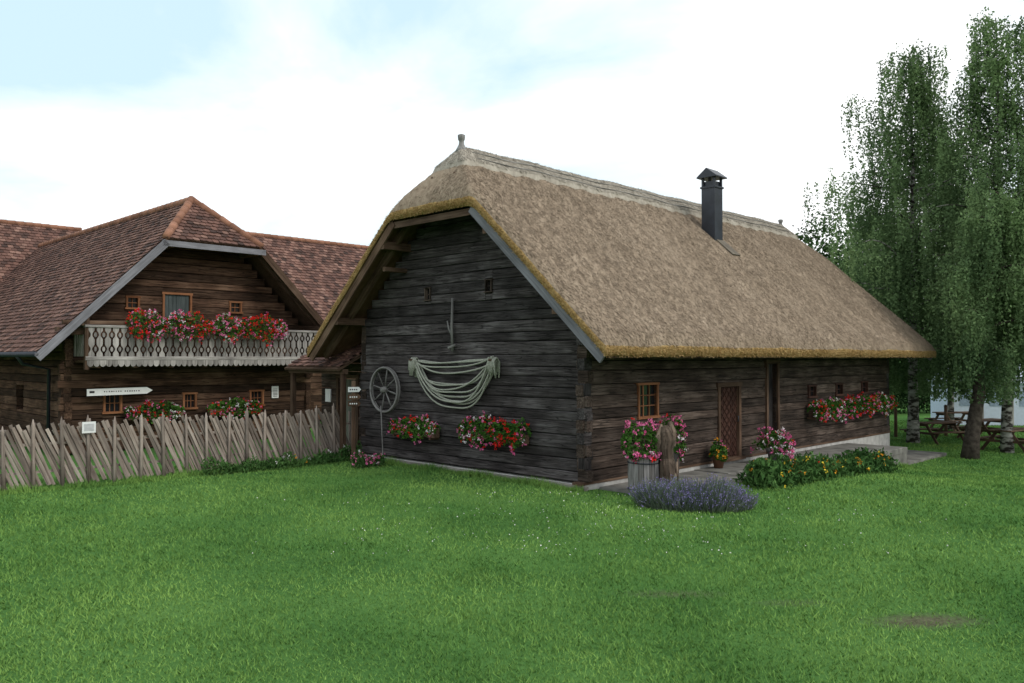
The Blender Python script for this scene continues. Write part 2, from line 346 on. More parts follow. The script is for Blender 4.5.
# ---------------------------------------------------------------- wall / window functions (frame a, d inward, z)
def log_wall(mb,f0,f1,z0,z1,course,thick,openings,mat_=0,ext=.0,tone=None,d0=0.0):
    z=z0
    while z<z1-.03:
        c=course*random.uniform(.78,1.2); zt=min(z+c,z1)
        a0,a1=f0(zt),f1(zt)
        if a1-a0<.3: break
        e0=random.uniform(.0,ext);e1=random.uniform(0,ext)
        cuts=[o for o in openings if o[2]<zt-.01 and o[3]>z+.01]
        cuts.sort(); jit=random.uniform(-.014,.014); tn=random.random() if tone is None else tone
        gap=random.uniform(.006,.016)
        def piece(p,q,zl,zh):
            if q-p<.02 or zh-zl<.02: return
            mb.beam((p,d0+thick/2+jit,(zl+zh)/2),(q,d0+thick/2+jit,(zl+zh)/2),thick,(zh-zl)-gap,mat_,tn,bev=min(.014,(zh-zl)*.2),wav=.009)
        cur=a0-e0
        for o in cuts:
            piece(cur,o[0],z,zt); piece(o[0],o[1],z,min(zt,o[2])); piece(o[0],o[1],max(z,o[3]),zt); cur=o[1]
        piece(cur,a1+e1,z,zt); z=zt
def window(mb,a0,a1,z0,z1,cols,rows,mf=0,mg=1,fw=.05,d=0.0,sill=True):
    p=-.03+d
    mb.box(a0-fw,a0,p,p+.12,z0,z1,mf); mb.box(a1,a1+fw,p,p+.12,z0,z1,mf)
    mb.box(a0-fw-.02,a1+fw+.02,p-.004,p+.124,z1,z1+fw,mf); mb.box(a0-fw-.03,a1+fw+.03,p-.02,p+.124,z0-fw,z0,mf)
    for c in range(1,cols):
        x=a0+(a1-a0)*c/cols; mb.box(x-.011,x+.011,d+.035,d+.06,z0,z1,mf)
    for r_ in range(1,rows):
        zz=z0+(z1-z0)*r_/rows; mb.box(a0,a1,d+.032,d+.057,zz-.010,zz+.010,mf)
    mb.box(a0,a1,d+.062,d+.07,z0,z1,mg)
GAB=Matrix.Rotation(-math.pi/2,4,'Z')   # a -> -y , d -> +x

# ================================================================= THATCHED HOUSE
TH=empty('thatched_log_farmhouse',FH)
Wd,Ln=7.22,15.3
EV,SLP,OV,OU=2.84,.905,1.15,.85
under=lambda y: EV+SLP*(min(y,Wd-y)+OV)-.36
mb=MB()
side_open=[(1.72,2.34,1.30,1.94),(4.80,5.80,.12,1.90),(7.15,7.65,.2,2.35),(9.45,9.95,1.42,1.76),(11.2,11.7,1.42,1.77),(13.05,13.55,1.42,1.79)]
log_wall(mb,lambda z:0,lambda z:Ln,.14,3.28,.235,.18,side_open,1,ext=.05)
mb.xf=GAB
gab_open=[(-4.74,-4.52,3.80,4.12),(-2.73,-2.51,3.88,4.18)]
def g0(z): 
    ins=max(0,(z-under(0))/SLP); return -Wd+ins
def g1(z):
    ins=max(0,(z-under(0))/SLP); return -ins
log_wall(mb,g0,g1,.14,6.5,.235,.18,gab_open,0,ext=.05,d0=.0)
mb.xf=Matrix.Translation((Ln,0,0))@GAB
log_wall(mb,g0,g1,.14,6.5,.235,.18,[],0,d0=-.18)
mb.xf=Matrix.Translation((0,Wd-.18,0)); log_wall(mb,lambda z:.0,lambda z:Ln,.14,3.28,.235,.18,[],1); mb.xf=Matrix.Identity(4)
for k in range(13):
    z=.16+k*.235; j_=random.uniform(-.02,.02)
    if k%2: mb.box(-.045+j_,.17,-.02,.16,z,z+.21,0,bev=.015)
    else: mb.box(-.015,.16,-.055+j_,.17,z,z+.21,1,bev=.015)
mb.build('log_walls',[M_log,M_log2],TH)
mb=MB()
mb.box(.26,Ln-.26,.20,.24,.0,3.2); mb.box(.26,Ln-.26,Wd-.24,Wd-.2,.0,3.2)  # dark sheets added behind the logs to stop light leaking through
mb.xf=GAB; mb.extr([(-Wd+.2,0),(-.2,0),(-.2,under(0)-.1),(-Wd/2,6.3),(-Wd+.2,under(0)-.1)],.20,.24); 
mb.build('light_leak_liner',[M_dark],TH)
mb=MB()
mb.box(-.01,Ln+.01,-.005,Wd+.005,-1.0,.10,0)
mb.box(-.10,-.02,-.1,Wd+.05,-.02,.085,1,bev=.01)
mb.box(-.16,Ln+.05,-.02,.19,.10,.15,2)
mb.build('plinth_and_sill',[M_plaster,M_sill,M_brown],TH)
mb=MB()
window(mb,1.72,2.34,1.30,1.94,3,3)
for o in side_open[3:]: window(mb,o[0]+.05,o[1]-.05,o[2]+.04,o[3]-.04,2,2,fw=.045,mf=3)
mb.xf=GAB
for o in gab_open: window(mb,o[0]+.03,o[1]-.03,o[2]+.03,o[3]-.03,2,2,mf=2,fw=.022)
mb.xf=Matrix.Identity(4)
mb.build('windows',[M_frame,M_glass,M_log2,M_door],TH)
mb=MB()
for k in range(6):
    x=4.88+k*.14; mb.box(x+.003,x+.137,.05,.09,.16,1.82,0)
for k in range(-8,9):
    for sg in (1,-1):
        z0_=.95+k*.2; z1_=z0_+sg*.84
        ta=(.18-z0_)/(z1_-z0_); tb=(1.80-z0_)/(z1_-z0_)
        t0,t1=max(0,min(ta,tb)),min(1,max(ta,tb))
        if t1-t0<.05: continue
        mb.beam((4.88+.84*t0,.035-.004*sg,z0_+(z1_-z0_)*t0),(4.88+.84*t1,.035-.004*sg,z0_+(z1_-z0_)*t1),.012,.022,1)
mb.box(4.78,4.88,-.03,.15,.12,1.92,2); mb.box(5.72,5.82,-.03,.15,.12,1.92,2); mb.box(4.74,5.86,-.04,.15,1.83,1.93,2); mb.box(4.74,5.86,-.12,.1,.10,.17,2)
mb.tube([(5.64,-.01,1.0),(5.64,-.05,1.0),(5.64,-.05,1.12),(5.64,-.01,1.12)],.012,6,3)
mb.box(7.06,7.15,-.05,.14,.12,2.4,2); mb.box(7.65,7.74,-.05,.14,.12,2.4,2); mb.box(7.02,7.78,-.06,.14,2.36,2.46,2)
mb.box(7.15,7.65,.1,.13,.12,2.34,4)
mb.build('doors',[M_door,M_door,M_brown,M_metal,M_log],TH)

def smin(a,b,k):
    h=np.clip(.5+.5*(b-a)/k,0,1); return b*(1-h)+a*h-k*h*(1-h)
def z_raw(x,y):
    a=EV+SLP*(y+OV); b=EV+SLP*(Wd+OV-y); c=5.90+1.36*(x+OU); d=5.90+1.36*(Ln+OU-x)
    return smin(smin(a,b,.10),smin(c,d,.1),.14)
def z_top(x,y):
    z=z_raw(x,y)
    e=np.minimum(np.minimum(x+OU,Ln+OU-x),np.minimum(y+OV,Wd+OV-y))
    z=z-.12*np.clip(1-e/.22,0,1)**2
    return z+.012*np.sin(x*1.7+y*1.1)+.009*np.sin(x*3.9-y*2.3+1)+.008*np.sin(x*.6)*np.sin(y*5)
xs=np.unique(np.concatenate([np.linspace(-OU,-OU+.3,7),np.linspace(-OU+.3,Ln+OU-.3,170),np.linspace(Ln+OU-.3,Ln+OU,7)]))
ys=np.unique(np.concatenate([np.linspace(-OV,-OV+.3,7),np.linspace(-OV+.3,Wd+OV-.3,96),np.linspace(Wd+OV-.3,Wd+OV,7)]))
X,Y=np.meshgrid(xs,ys); nx,ny=len(xs),len(ys)
top=np.stack([X,Y,z_top(X,Y)+rng.normal(0,.006,X.shape)],-1).reshape(-1,3)
bot=np.stack([X,Y,z_raw(X,Y)-.31+.012*np.sin(X*2.3+Y*3)],-1).reshape(-1,3)
i,j=np.meshgrid(np.arange(nx-1),np.arange(ny-1)); b0=(j*nx+i).ravel()
Ft=np.stack([b0,b0+1,b0+nx+1,b0+nx],1); Fb=Ft[:,::-1]+nx*ny
bd=list(range(nx))+[k*nx+nx-1 for k in range(1,ny)]+[(ny-1)*nx+k for k in range(nx-2,-1,-1)]+[k*nx for k in range(ny-2,0,-1)]
bd=np.array(bd); bn=np.roll(bd,-1)
Fe=np.stack([bn,bd,bd+nx*ny,bn+nx*ny],1)
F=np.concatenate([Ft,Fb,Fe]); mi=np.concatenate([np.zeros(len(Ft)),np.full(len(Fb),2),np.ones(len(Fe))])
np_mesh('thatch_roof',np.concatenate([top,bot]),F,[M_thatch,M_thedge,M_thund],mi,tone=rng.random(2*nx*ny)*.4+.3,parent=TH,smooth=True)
def fibres(name,x,y,raise_,mat_,ln_=(.05,.12),wd=.007,lift=.012):
    n=len(x); h=.02
    gx=(z_raw(x+h,y)-z_raw(x-h,y))/(2*h); gy=(z_raw(x,y+h)-z_raw(x,y-h))/(2*h)
    d=unit(np.stack([-gx,-gy,-(gx*gx+gy*gy)],1)); nn=unit(np.stack([-gx,-gy,np.ones(n)],1))
    d=unit(d+rng.normal(0,.10,(n,3))); sd_=np.cross(d,nn)
    P=np.stack([x,y,z_top(x,y)+raise_],1); l=rng.uniform(*ln_,n)[:,None]; w_=rng.uniform(.6,1.4,n)[:,None]*wd
    A=P-d*l*.5-nn*.006
    T=P+d*l*.5+nn*rng.uniform(.3,1.2,(n,1))*lift
    V=np.stack([A,T-sd_*w_,T+sd_*w_],1).reshape(-1,3)
    np_mesh(name,V,np.arange(n*3).reshape(n,3),[mat_],tone=np.repeat(rng.random(n),3),parent=TH)
n=170000
fibres('thatch_straw',rng.uniform(-OU,Ln+OU,n),np.where(rng.random(n)<.82,rng.uniform(-OV,Wd/2,n),rng.uniform(Wd/2,Wd+OV,n)),0,M_thatch)
xs2=np.linspace(-.55,Ln+.55,220); ys2=np.linspace(Wd/2-.62,Wd/2+.62,26)
X,Y=np.meshgrid(xs2,ys2); Z0=z_raw(X,Y); nx2,ny2=len(xs2),len(ys2)
Z=z_top(X,Y)+.085*np.clip((Z0-6.64-.03*np.sin(X*9))/.06,-1,1)
V=np.stack([X,Y,Z],-1).reshape(-1,3); i,j=np.meshgrid(np.arange(nx2-1),np.arange(ny2-1)); b0=(j*nx2+i).ravel()
F=np.stack([b0,b0+1,b0+nx2+1,b0+nx2],1); zc=Z0.ravel()[F].mean(1); F=F[zc>6.56]
np_mesh('thatch_ridge_cap',V,F,[M_thcap],tone=rng.random(len(V))*.5+.3,parent=TH,smooth=True)
x=rng.uniform(-.4,Ln+.4,26000); y=rng.uniform(Wd/2-.5,Wd/2+.5,26000); k=z_raw(x,y)>6.68
fibres('ridge_cap_straw',x[k],y[k],.085,M_thcap)
mb=MB()
for zz_ in (.18,.36):
    for sg in (-1,1):
        yy=Wd/2+sg*zz_/SLP*1.0
        pts=[(x_,yy+.01*math.sin(x_*5),float(z_top(np.array(x_),np.array(yy)))+.10) for x_ in np.linspace(.25,Ln-.25,60)]
        mb.tube(pts,.012,5,0)
mb.build('ridge_rods',[M_wheel],TH)
n=16000; e=rng.random(n); x=np.where(e<.62,rng.uniform(-OU,Ln+OU,n),-OU+0*e); y=np.where(e<.62,-OV+0*e,rng.uniform(-OV,Wd+OV,n))
zr=z_raw(x,y); z=zr-rng.uniform(.12,.32,n); out=np.where((e<.62)[:,None],np.array([[0,-1,-.5]]),np.array([[-1,0,-.15]]))
P=np.stack([x,y,z],1); d=unit(out+rng.normal(0,.35,(n,3))); sdv=unit(np.cross(d,rng.normal(size=(n,3))))*.006
T=P+d*rng.uniform(.02,.05,n)[:,None]
V=np.stack([P-sdv,P+sdv,T],1).reshape(-1,3); np_mesh('thatch_fringe',V,np.arange(n*3).reshape(n,3),[M_thedge],tone=np.repeat(rng.random(n),3),parent=TH)
mb=MB()
for xo in (-OU+.06,Ln+OU-.06):
    for sg in (0,1):
        f=lambda y:(y if not sg else Wd-y)
        zz=lambda y: EV+SLP*(y+OV)-.31-.14
        mb.beam((xo,f(-OV+.10),zz(-OV+.10)),(xo,f(2.33),zz(2.33)),.045,.18,0 if not sg else 1)
    mb.beam((xo+(.03 if xo<0 else -.03),2.1,5.48),(xo+(.03 if xo<0 else -.03),Wd-2.1,5.48),.05,.14,1)
for xr in (-.40,):
    for sg in (0,1):
        f=lambda y:(y if not sg else Wd-y)
        zz=lambda y: EV+SLP*(y+OV)-.31-.13
        mb.beam((xr,f(-OV+.15),zz(-OV+.15)),(xr,f(3.3),zz(3.3)),.10,.16,1)
for yy in (.05,1.9,Wd-1.9,Wd-.05):
    z=under(yy)-.16
    mb.box(-.80,.3,yy-.08,yy+.08,z-.10,z+.08,1,bev=.01); mb.box(Ln-.3,Ln+.80,yy-.08,yy+.08,z-.10,z+.08,1)
mb.beam((-.62,Wd-1.75,4.55),(.1,Wd-1.75,4.55),.10,.10,1,bev=.01)
for k in range(26):
    x=.4+k*.6
    if x<Ln: mb.beam((x,-OV+.15,EV+SLP*.15-.31-.07),(x,.1,EV+SLP*(OV+.1)-.31-.07),.09,.12,1)
mb.box(-.7,Ln+.7,-OV+.06,-OV+.10,EV-.34,EV-.24,1)
mb.build('roof_timbers',[M_barge,M_brown],TH)
for xx,sc_ in ((.1,1),(Ln-.1,.8)):
    mb=MB(); z=7.04
    mb.tube([(xx,Wd/2,z),(xx,Wd/2,z+.12*sc_),(xx,Wd/2,z+.20*sc_),(xx,Wd/2,z+.27*sc_),(xx,Wd/2,z+.30*sc_),(xx,Wd/2,z+.34*sc_),(xx,Wd/2,z+.40*sc_),(xx,Wd/2,z+.42*sc_)],[.17,.10,.06,.055,.075,.08,.085,.05],10,0)
    mb.build('ridge_finial',[M_wheel],TH)
mb=MB(); cx_,cy_=8.45,2.31
mb.box(cx_-.21,cx_+.21,cy_-.21,cy_+.21,5.4,7.28,0)
mb.box(cx_-.24,cx_+.24,cy_-.24,cy_+.24,7.28,7.33,0)
for a in (-.18,.18):
    for c in (-.18,.18): mb.box(cx_+a-.03,cx_+a+.03,cy_+c-.03,cy_+c+.03,7.33,7.62,0)
mb.box(cx_-.15,cx_+.15,cy_-.15,cy_+.15,7.33,7.48,0)
hw=.31
mb.add([(cx_-hw,cy_-hw,7.60),(cx_+hw,cy_-hw,7.60),(cx_+hw,cy_+hw,7.60),(cx_-hw,cy_+hw,7.60),(cx_-hw,cy_,7.84),(cx_+hw,cy_,7.84),
  (cx_-hw,cy_-hw,7.57),(cx_+hw,cy_-hw,7.57),(cx_+hw,cy_+hw,7.57),(cx_-hw,cy_+hw,7.57)],
  [(0,1,5,4),(2,3,4,5),(1,2,5),(3,0,4),(9,8,7,6),(0,6,7,1),(1,7,8,2),(2,8,9,3),(3,9,6,0)],0)
mb.build('chimney',[M_metal],TH)
mb=MB(); zf=lambda y:EV+SLP*(y+OV)
mb.beam((cx_+.1,cy_-.70,zf(cy_-.70)+.02),(cx_+.1,cy_-.2,zf(cy_-.2)+.02),.42,.03,0); mb.build('chimney_flashing',[wood('flashing_board',(.12,.10,.08),(.22,.19,.15),(.3,.26,.2))],TH)

mb=MB()
sags=[.05,.11,.19,.27,.52,.60,.70,.74,.79,.83,.88,.92,.97,1.02]
for k,sag in enumerate(sags):
    x=-.09-.026*(k%4)
    pts=[]
    yA,yB=4.98+random.uniform(-.12,.10),2.36+random.uniform(-.10,.12); zt=2.44+random.uniform(-.05,.05)
    ex=2.0 if sag<.3 else random.uniform(2.3,3.4); sk=random.uniform(-.16,.16); ph=random.uniform(0,6)
    for i in range(29):
        th=math.pi*i/28; f=.5-.5*math.cos(th)
        y=yA+(yB-yA)*f; sh=1-abs(2*f-1)**ex
        pts.append((x+.012*math.sin(3*th+ph),y+sk*math.sin(th),zt+.05*f-sag*sh+.016*math.sin(4*th+ph)))
    mb.tube(pts,.019,7,0)
for yA in (4.98,2.36):
    for k in range(6):
        o=k*.034-.09; dr=random.uniform(.1,.3)
        mb.tube([(-.05,yA+o,2.34-dr),(-.03,yA+o,2.42),(-.12,yA+o,2.51),(-.20,yA+o,2.43),(-.19,yA+o*1.4,2.38-dr)],.018,6,0)
    mb.tube([(.02,yA,2.43),(-.26,yA,2.46)],.024,7,1)
mb.build('hanging_rope',[M_rope,M_brown],matrix=FH)
mb=MB(); wy,wz,wr=6.10,1.74,.53
for xo in (-.09,-.15):
    mb.tube([(xo,wy+math.cos(a)*wr,wz+math.sin(a)*wr) for a in np.linspace(0,2*math.pi,37)[:-1]],.027,8,0,closed=True)
for k in range(8):
    a=math.pi*2*k/8+.2; mb.tube([(-.12,wy+math.cos(a)*.08,wz+math.sin(a)*.08),(-.12,wy+math.cos(a)*.3,wz+math.sin(a)*.3),(-.12,wy+math.cos(a)*(wr-.02),wz+math.sin(a)*(wr-.02))],[.014,.020,.014],6,0)
mb.tube([(.0,wy,wz),(-.07,wy,wz),(-.08,wy,wz),(-.22,wy,wz)],[.05,.06,.09,.06],12,0)
mb.build('wooden_wheel',[M_wheel],matrix=FH)
mb=MB()
mb.tube([(-.07,3.70,2.64),(-.08,3.72,3.2),(-.08,3.70,3.82)],[.035,.032,.025],8,0); mb.tube([(-.08,3.72,3.0),(-.10,3.80,3.14),(-.09,3.86,3.32)],[.025,.022,.016],6,0)
mb.beam((-.09,3.60,2.78),(-.09,3.82,2.72),.04,.05,0)
mb.build('wooden_flail',[M_wheel],matrix=FH)
mb=MB(); mb.tube([(-.42,5.75,-.02),(-.3,5.95,.6),(-.16,6.2,1.35)],[.016,.016,.014],7,0); mb.build('leaning_pole',[M_wheel],matrix=FH)

# ---------------------------------------------------------------- flowers
def flower_mass(x0,x1,yc,zc,dy,dz_up,dz_dn,heads,leavesn,mix,patchy=3.0,headr=.035,seed=0):
    def pts(n,shell):
        x=rng.uniform(x0,x1,n); a=rng.uniform(-.6,math.pi+.2,n)
        endf=np.clip(np.minimum(x-x0,x1-x)/.18,.25,1)**.5
        lump=(1+.25*np.sin(x*5.1+seed)+.18*np.sin(x*11+seed*2))*endf
        r_=shell(n)
        cy=-np.cos(a)*dy; cz=np.sin(a); cz=np.where(cz>0,cz*dz_up,cz*dz_dn*1.8)
        down=(rng.random(n)<.35); cz=np.where(down,-rng.random(n)*dz_dn,cz); cy=np.where(down,-dy*rng.uniform(.6,1,n),cy)
        return np.stack([x,yc+cy*r_*lump,zc+cz*r_*lump],1)
    C=pts(leavesn,lambda n:rng.uniform(.3,1.02,n)**.5); V1,F1=leaves(C,rng.uniform(.04,.08,leavesn),.8)
    H=pts(heads,lambda n:rng.uniform(.85,1.15,n)); k=9
    C2=(H[:,None,:]+rng.normal(0,headr*.5,(heads,k,3))).reshape(-1,3); V2,F2=leaves(C2,rng.uniform(.8,1.3,heads*k)*headr,.9)
    v=np.sin(H[:,0]*patchy+seed*1.7)+rng.normal(0,1.0,heads)
    cum=np.cumsum(mix)/np.sum(mix); q=np.argsort(np.argsort(v))/heads; mi=np.searchsorted(cum,q)+1
    V=np.concatenate([V1,V2]); F=np.concatenate([F1,F2+len(V1)]); m_=np.concatenate([np.zeros(len(F1)),np.repeat(np.clip(mi,1,len(mix)),k)])
    return V,F,m_
def put_flowers(name,V,F,m_,mats,matrix=None,parent=None):
    return np_mesh(name,V,F,mats,m_,tone=np.repeat(rng.random(len(F)),4),matrix=matrix,parent=parent)
def flower_box(x0,x1,yc,zc,M,heads,mix,mats,dy=.2,up=.22,dn=.3,seed=0,frame=FH):
    e=empty('geranium_flower_box',frame@M)
    mb=MB(); w_=.09
    mb.box(x0+.04,x1-.04,yc-w_,yc+w_,zc-.20,zc-.02,0); mb.box(x0+.15,x0+.19,yc-w_-.01,yc+w_+.1,zc-.25,zc-.205,0); mb.box(x1-.19,x1-.15,yc-w_-.01,yc+w_+.1,zc-.25,zc-.205,0)
    mb.build('trough',[M_brown],parent=e)
    V,F,m_=flower_mass(x0,x1,yc,zc,dy,up,dn,heads,int((x1-x0)*1000),mix,seed=seed)
    put_flowers('geraniums',V,F,m_,mats,parent=e)
GM=[M_leaf,M_red,M_pink,M_wh]
flower_box(-5.75,-4.1,-.16,.92,GAB,110,(1.3,1.3,.35),GM,seed=1,up=.2,dn=.26)
flower_box(-3.35,-1.35,-.16,.98,GAB,180,(1.3,1.0,.3),GM,seed=2.5,up=.24,dn=.3)
flower_box(9.25,12.1,-.18,1.10,Matrix.Identity(4),210,(1.2,1.4,.7),GM,seed=4,up=.22,dn=.3)
flower_box(12.3,15.1,-.18,1.12,Matrix.Identity(4),210,(1.5,1.0,.5),GM,seed=5.5,up=.22,dn=.3)

# ---------------------------------------------------------------- terrace
mb=MB()
x=.35
while x<11.8:
    wdt=random.uniform(.9,1.4)
    for (ya,yb) in ((-1.72,-.92),(-.90,-.06)):
        mb.box(x,min(x+wdt-.02,11.9),ya,yb,-.12,.035+random.uniform(-.008,.008),0,bev=.008)
    x+=wdt
mb.box(.36,11.88,-1.71,-.05,-.9,-.0,0)
mb.box(11.95,16.6,-1.3,-.02,-.9,-.54,0)
mb.build('stone_terrace',[M_conc],matrix=FH)
def world_obj(mbx,name,mats,x,y,z=None,rz=0):
    return mbx.build(name,mats,matrix=Matrix.Translation((x,y,float(ground_z(x,y)) if z is None else z))@Matrix.Rotation(rz,4,'Z'))
e=empty('barrel_planter',Matrix.Translation((2.42,15.15,float(ground_z(2.42,15.15)))))
mb=MB(); nst=18
prof=[(0,.27),(.2,.295),(.4,.305),(.6,.30),(.78,.285)]
for k in range(nst):
    a0=2*math.pi*k/nst; a1=a0+2*math.pi/nst*.93; off=random.uniform(-.008,.008); vs=[];lc=[]
    for (z,r_) in prof:
        for a,rr_ in ((a0,r_+off),(a1,r_+off),(a1,r_-.03),(a0,r_-.03)):
            vs.append((math.cos(a)*rr_,math.sin(a)*rr_,z+(random.uniform(-.02,.02) if z>.7 else 0))); lc.append((z,a*.3,rr_))
    fs=[]
    for q in range(len(prof)-1):
        for i in range(4): fs.append((q*4+i,q*4+(i+1)%4,(q+1)*4+(i+1)%4,(q+1)*4+i))
    q=len(prof)-1; fs.append((q*4,q*4+1,q*4+2,q*4+3)); mb.add(vs,fs,0,lc)
for z,r_ in ((.14,.292),(.62,.303)): mb.tube([(math.cos(a)*r_,math.sin(a)*r_,z) for a in np.linspace(0,2*math.pi,25)[:-1]],.012,6,1,closed=True)
mb.tube([(0,0,.02),(0,0,.72)],[.25,.26],16,2)
mb.build('barrel',[M_wheel,M_metal,M_dark],parent=e)
V,F,m_=flower_mass(-.40,.36,0,.82,.34,.48,.12,100,1800,(.1,1.5,.2),headr=.042,seed=3); put_flowers('petunias',V,F,m_,GM,parent=e)
mb=MB()
pts=[(0,0,-.05),(0,0,.2),(.01,0,.45),(.0,0,.62),(-.01,0,.72),(-.02,0,.9),(.0,0,1.05),(-.03,0,1.2),(-.05,0,1.3)]
mb.tube(pts,[.22,.20,.19,.17,.15,.17,.19,.16,.09],9,0,jit=.10,smooth=False,sq=.8)
mb.tube([(.05,.0,.95),(.09,-.01,1.2),(.06,0,1.38)],[.10,.08,.03],7,0,jit=.15,smooth=False)
mb.tube([(-.10,.0,.8),(-.15,-.02,1.1),(-.10,0,1.33)],[.08,.07,.02],7,0,jit=.15,smooth=False)
for k in range(14):
    a=random.uniform(0,6.28); z=random.uniform(.0,.5); mb.tube([(math.cos(a)*.19,math.sin(a)*.16,z),(math.cos(a)*.2,math.sin(a)*.165,z+.25)],[.03,.012],5,0,jit=.2)
world_obj(mb,'carved_tree_stump',[wood('stump_wood',(.055,.038,.028),(.15,.11,.082),(.25,.19,.145),cracks=True)],2.80,14.95)
def pot_plant(name,lx,ly,r,h,w_,up,mix,mats,heads,lz=.05,seed=0,pm=None):
    e=empty(name,FH@Matrix.Translation((lx,ly,lz)))
    mb=MB(); mb.tube([(0,0,0),(0,0,h*.8),(0,0,h*.82),(0,0,h)],[r*.7,r*.95,r*1.08,r*1.08],16,0); mb.build('pot',[pm or M_wheel],parent=e)
    V,F,m_=flower_mass(-w_,w_,0,h+.03,w_*.9,up,h*.5,heads,int(w_*3500),mix,headr=.042,seed=seed); put_flowers('flowers',V,F,m_,mats,parent=e)
TER=plain('terracotta',(.17,.085,.05),.8)
pot_plant('potted_petunias',2.3,-.42,.17,.85,.24,.3,(.1,1.5,.2),GM,60,seed=1)
pot_plant('potted_geraniums',6.1,-.75,.2,.32,.40,.34,(.4,1.5,.5),GM,140,seed=2)
pot_plant('potted_shrub',4.3,-.3,.14,.25,.22,.34,(.1,.1,.1),[M_leaf,M_or,M_or,M_pink],14,seed=3,pm=TER)
def bed(name,p,q,width,h,heads,mats,mix,nl,seed=0,lsz=(.06,.13)):
    L_=(Vector(q)-Vector(p)).length; ang=math.atan2(q[1]-p[1],q[0]-p[0])
    def prof(x,y): return h*(.75+.3*np.sin(x*2.3+seed)*np.cos(x*.9)+.16*np.sin(x*7)+.12*np.sin(x*13+y*9))*np.clip(1-(np.abs(y)/width)**2,.15,1)
    n=nl; x=rng.uniform(0,L_,n); y=rng.normal(0,width*.3,n)
    z=prof(x,y)*rng.random(n)**.6*rng.uniform(.8,1.25,n)
    def wz(x,y):
        wx=p[0]+x*math.cos(ang)-y*math.sin(ang); wy_=p[1]+x*math.sin(ang)+y*math.cos(ang)
        X_,Y_=to_world(wx,wy_); return X_,Y_,ground_z(X_,Y_)
    X_,Y_,g=wz(x,y); C=np.stack([X_,Y_,g+z],1); V1,F1=leaves(C,rng.uniform(*lsz,n),.35,bias=(0,0,.9))
    k=7; xh=rng.uniform(0,L_,heads); yh=rng.normal(-width*.1,width*.3,heads); X_,Y_,g=wz(xh,yh)
    H=np.stack([X_,Y_,g+prof(xh,yh)*rng.uniform(.8,1.15,heads)],1); C2=(H[:,None,:]+rng.normal(0,.018,(heads,k,3))).reshape(-1,3)
    V2,F2=leaves(C2,rng.uniform(.03,.05,heads*k),.9); cum=np.cumsum(mix)/np.sum(mix); mi=np.searchsorted(cum,rng.random(heads))+1
    V=np.concatenate([V1,V2]);F=np.concatenate([F1,F2+len(V1)]); m_=np.concatenate([np.zeros(len(F1)),np.repeat(mi,k)])
    np_mesh(name,V,F,mats,m_,tone=np.repeat(rng.random(len(F)),4))
M_bed=foliage('bed_leaves',(.022,.06,.018),(.085,.17,.05),0)
bed('flower_bed',(2.5,-2.1),(8.4,-2.4),.58,.48,80,[M_bed,M_or,M_red,M_yellow],(1.4,.4,.5),8000,lsz=(.08,.18))
bed('weeds_by_fence',(-4.2,7.0),(-.2,7.0),.25,.34,10,[M_bed,M_wh,M_or,M_pink],(1,.1,.1),2600,seed=2)
bed('pink_phlox',(-1.2,5.9),(-.5,5.6),.25,.48,46,[M_bed,M_pink,M_pink,M_wh],(1,.8,.3),800,seed=4)
cxL,cyL=3.08,14.0; n=4600
a=rng.uniform(0,6.283,n); r_=np.sqrt(rng.random(n)); bx=cxL+r_*np.cos(a)*.95; by=cyL+r_*np.sin(a)*.5
gz=ground_z(bx,by); out=np.stack([np.cos(a)*r_*.5,np.sin(a)*r_*.4,np.ones(n)],1); out=unit(out+rng.normal(0,.24,(n,3)))
ln_=(.46*(1-.35*r_**2)*rng.uniform(.4,1.15,n))*(1+.28*np.sin(bx*6)*np.cos(by*5)); P=np.stack([bx,by,gz],1); T=P+out*ln_[:,None]; sdv=unit(np.cross(out,rng.normal(size=(n,3))))*.006
V1=np.stack([P-sdv,P+sdv,T+sdv*.5,T-sdv*.5],1).reshape(-1,3); F1=np.arange(n*4).reshape(n,4)
k=3; sel=rng.random(n)<.5; TT=T[sel]; OO=out[sel]; C2=(TT[:,None,:]-OO[:,None,:]*np.array([0,.03,.06])[None,:,None]+rng.normal(0,.005,(len(TT),k,3))).reshape(-1,3)
V2,F2=leaves(C2,rng.uniform(.02,.034,len(C2)),.6,bias=(0,0,1)); F=np.concatenate([F1,F2+len(V1)])
np_mesh('lavender_bush',np.concatenate([V1,V2]),F,[M_lav,M_purple],np.concatenate([np.zeros(n),np.ones(len(F2))]),tone=np.repeat(rng.random(len(F)),4))

# ================================================================= TILED HOUSE
def tile_plane(mb,O,A,U,La,Lu,inside,w_=.19,h_=.165,mat_=0):
    O=Vector(O);A=Vector(A).normalized();U=Vector(U).normalized();Nn=A.cross(U).normalized()
    if Nn.z<0: Nn=-Nn
    for r_ in range(int(Lu/h_)+1):
        for c in range(int(La/w_)+2):
            a=c*w_-(w_/2 if r_%2 else 0); u_=r_*h_
            if not inside(a+w_/2,u_+h_*.5): continue
            g=.006; l=random.uniform(.028,.046); up=.006; jl=random.uniform(-.010,.010)
            def P(aa,uu,nn): return O+A*aa+U*uu+Nn*nn
            vs=[P(a+g,u_+jl+.012,l),P(a+w_/2,u_+jl-.01,l),P(a+w_-g,u_+jl+.012,l),P(a+w_-g,u_+h_*1.12,up),P(a+g,u_+h_*1.12,up),
                P(a+g,u_+jl+.012,0),P(a+w_/2,u_+jl-.01,0),P(a+w_-g,u_+jl+.012,0)]
            mb.add(vs,[(0,1,2,3,4),(5,6,1,0),(6,7,2,1)],mat_)
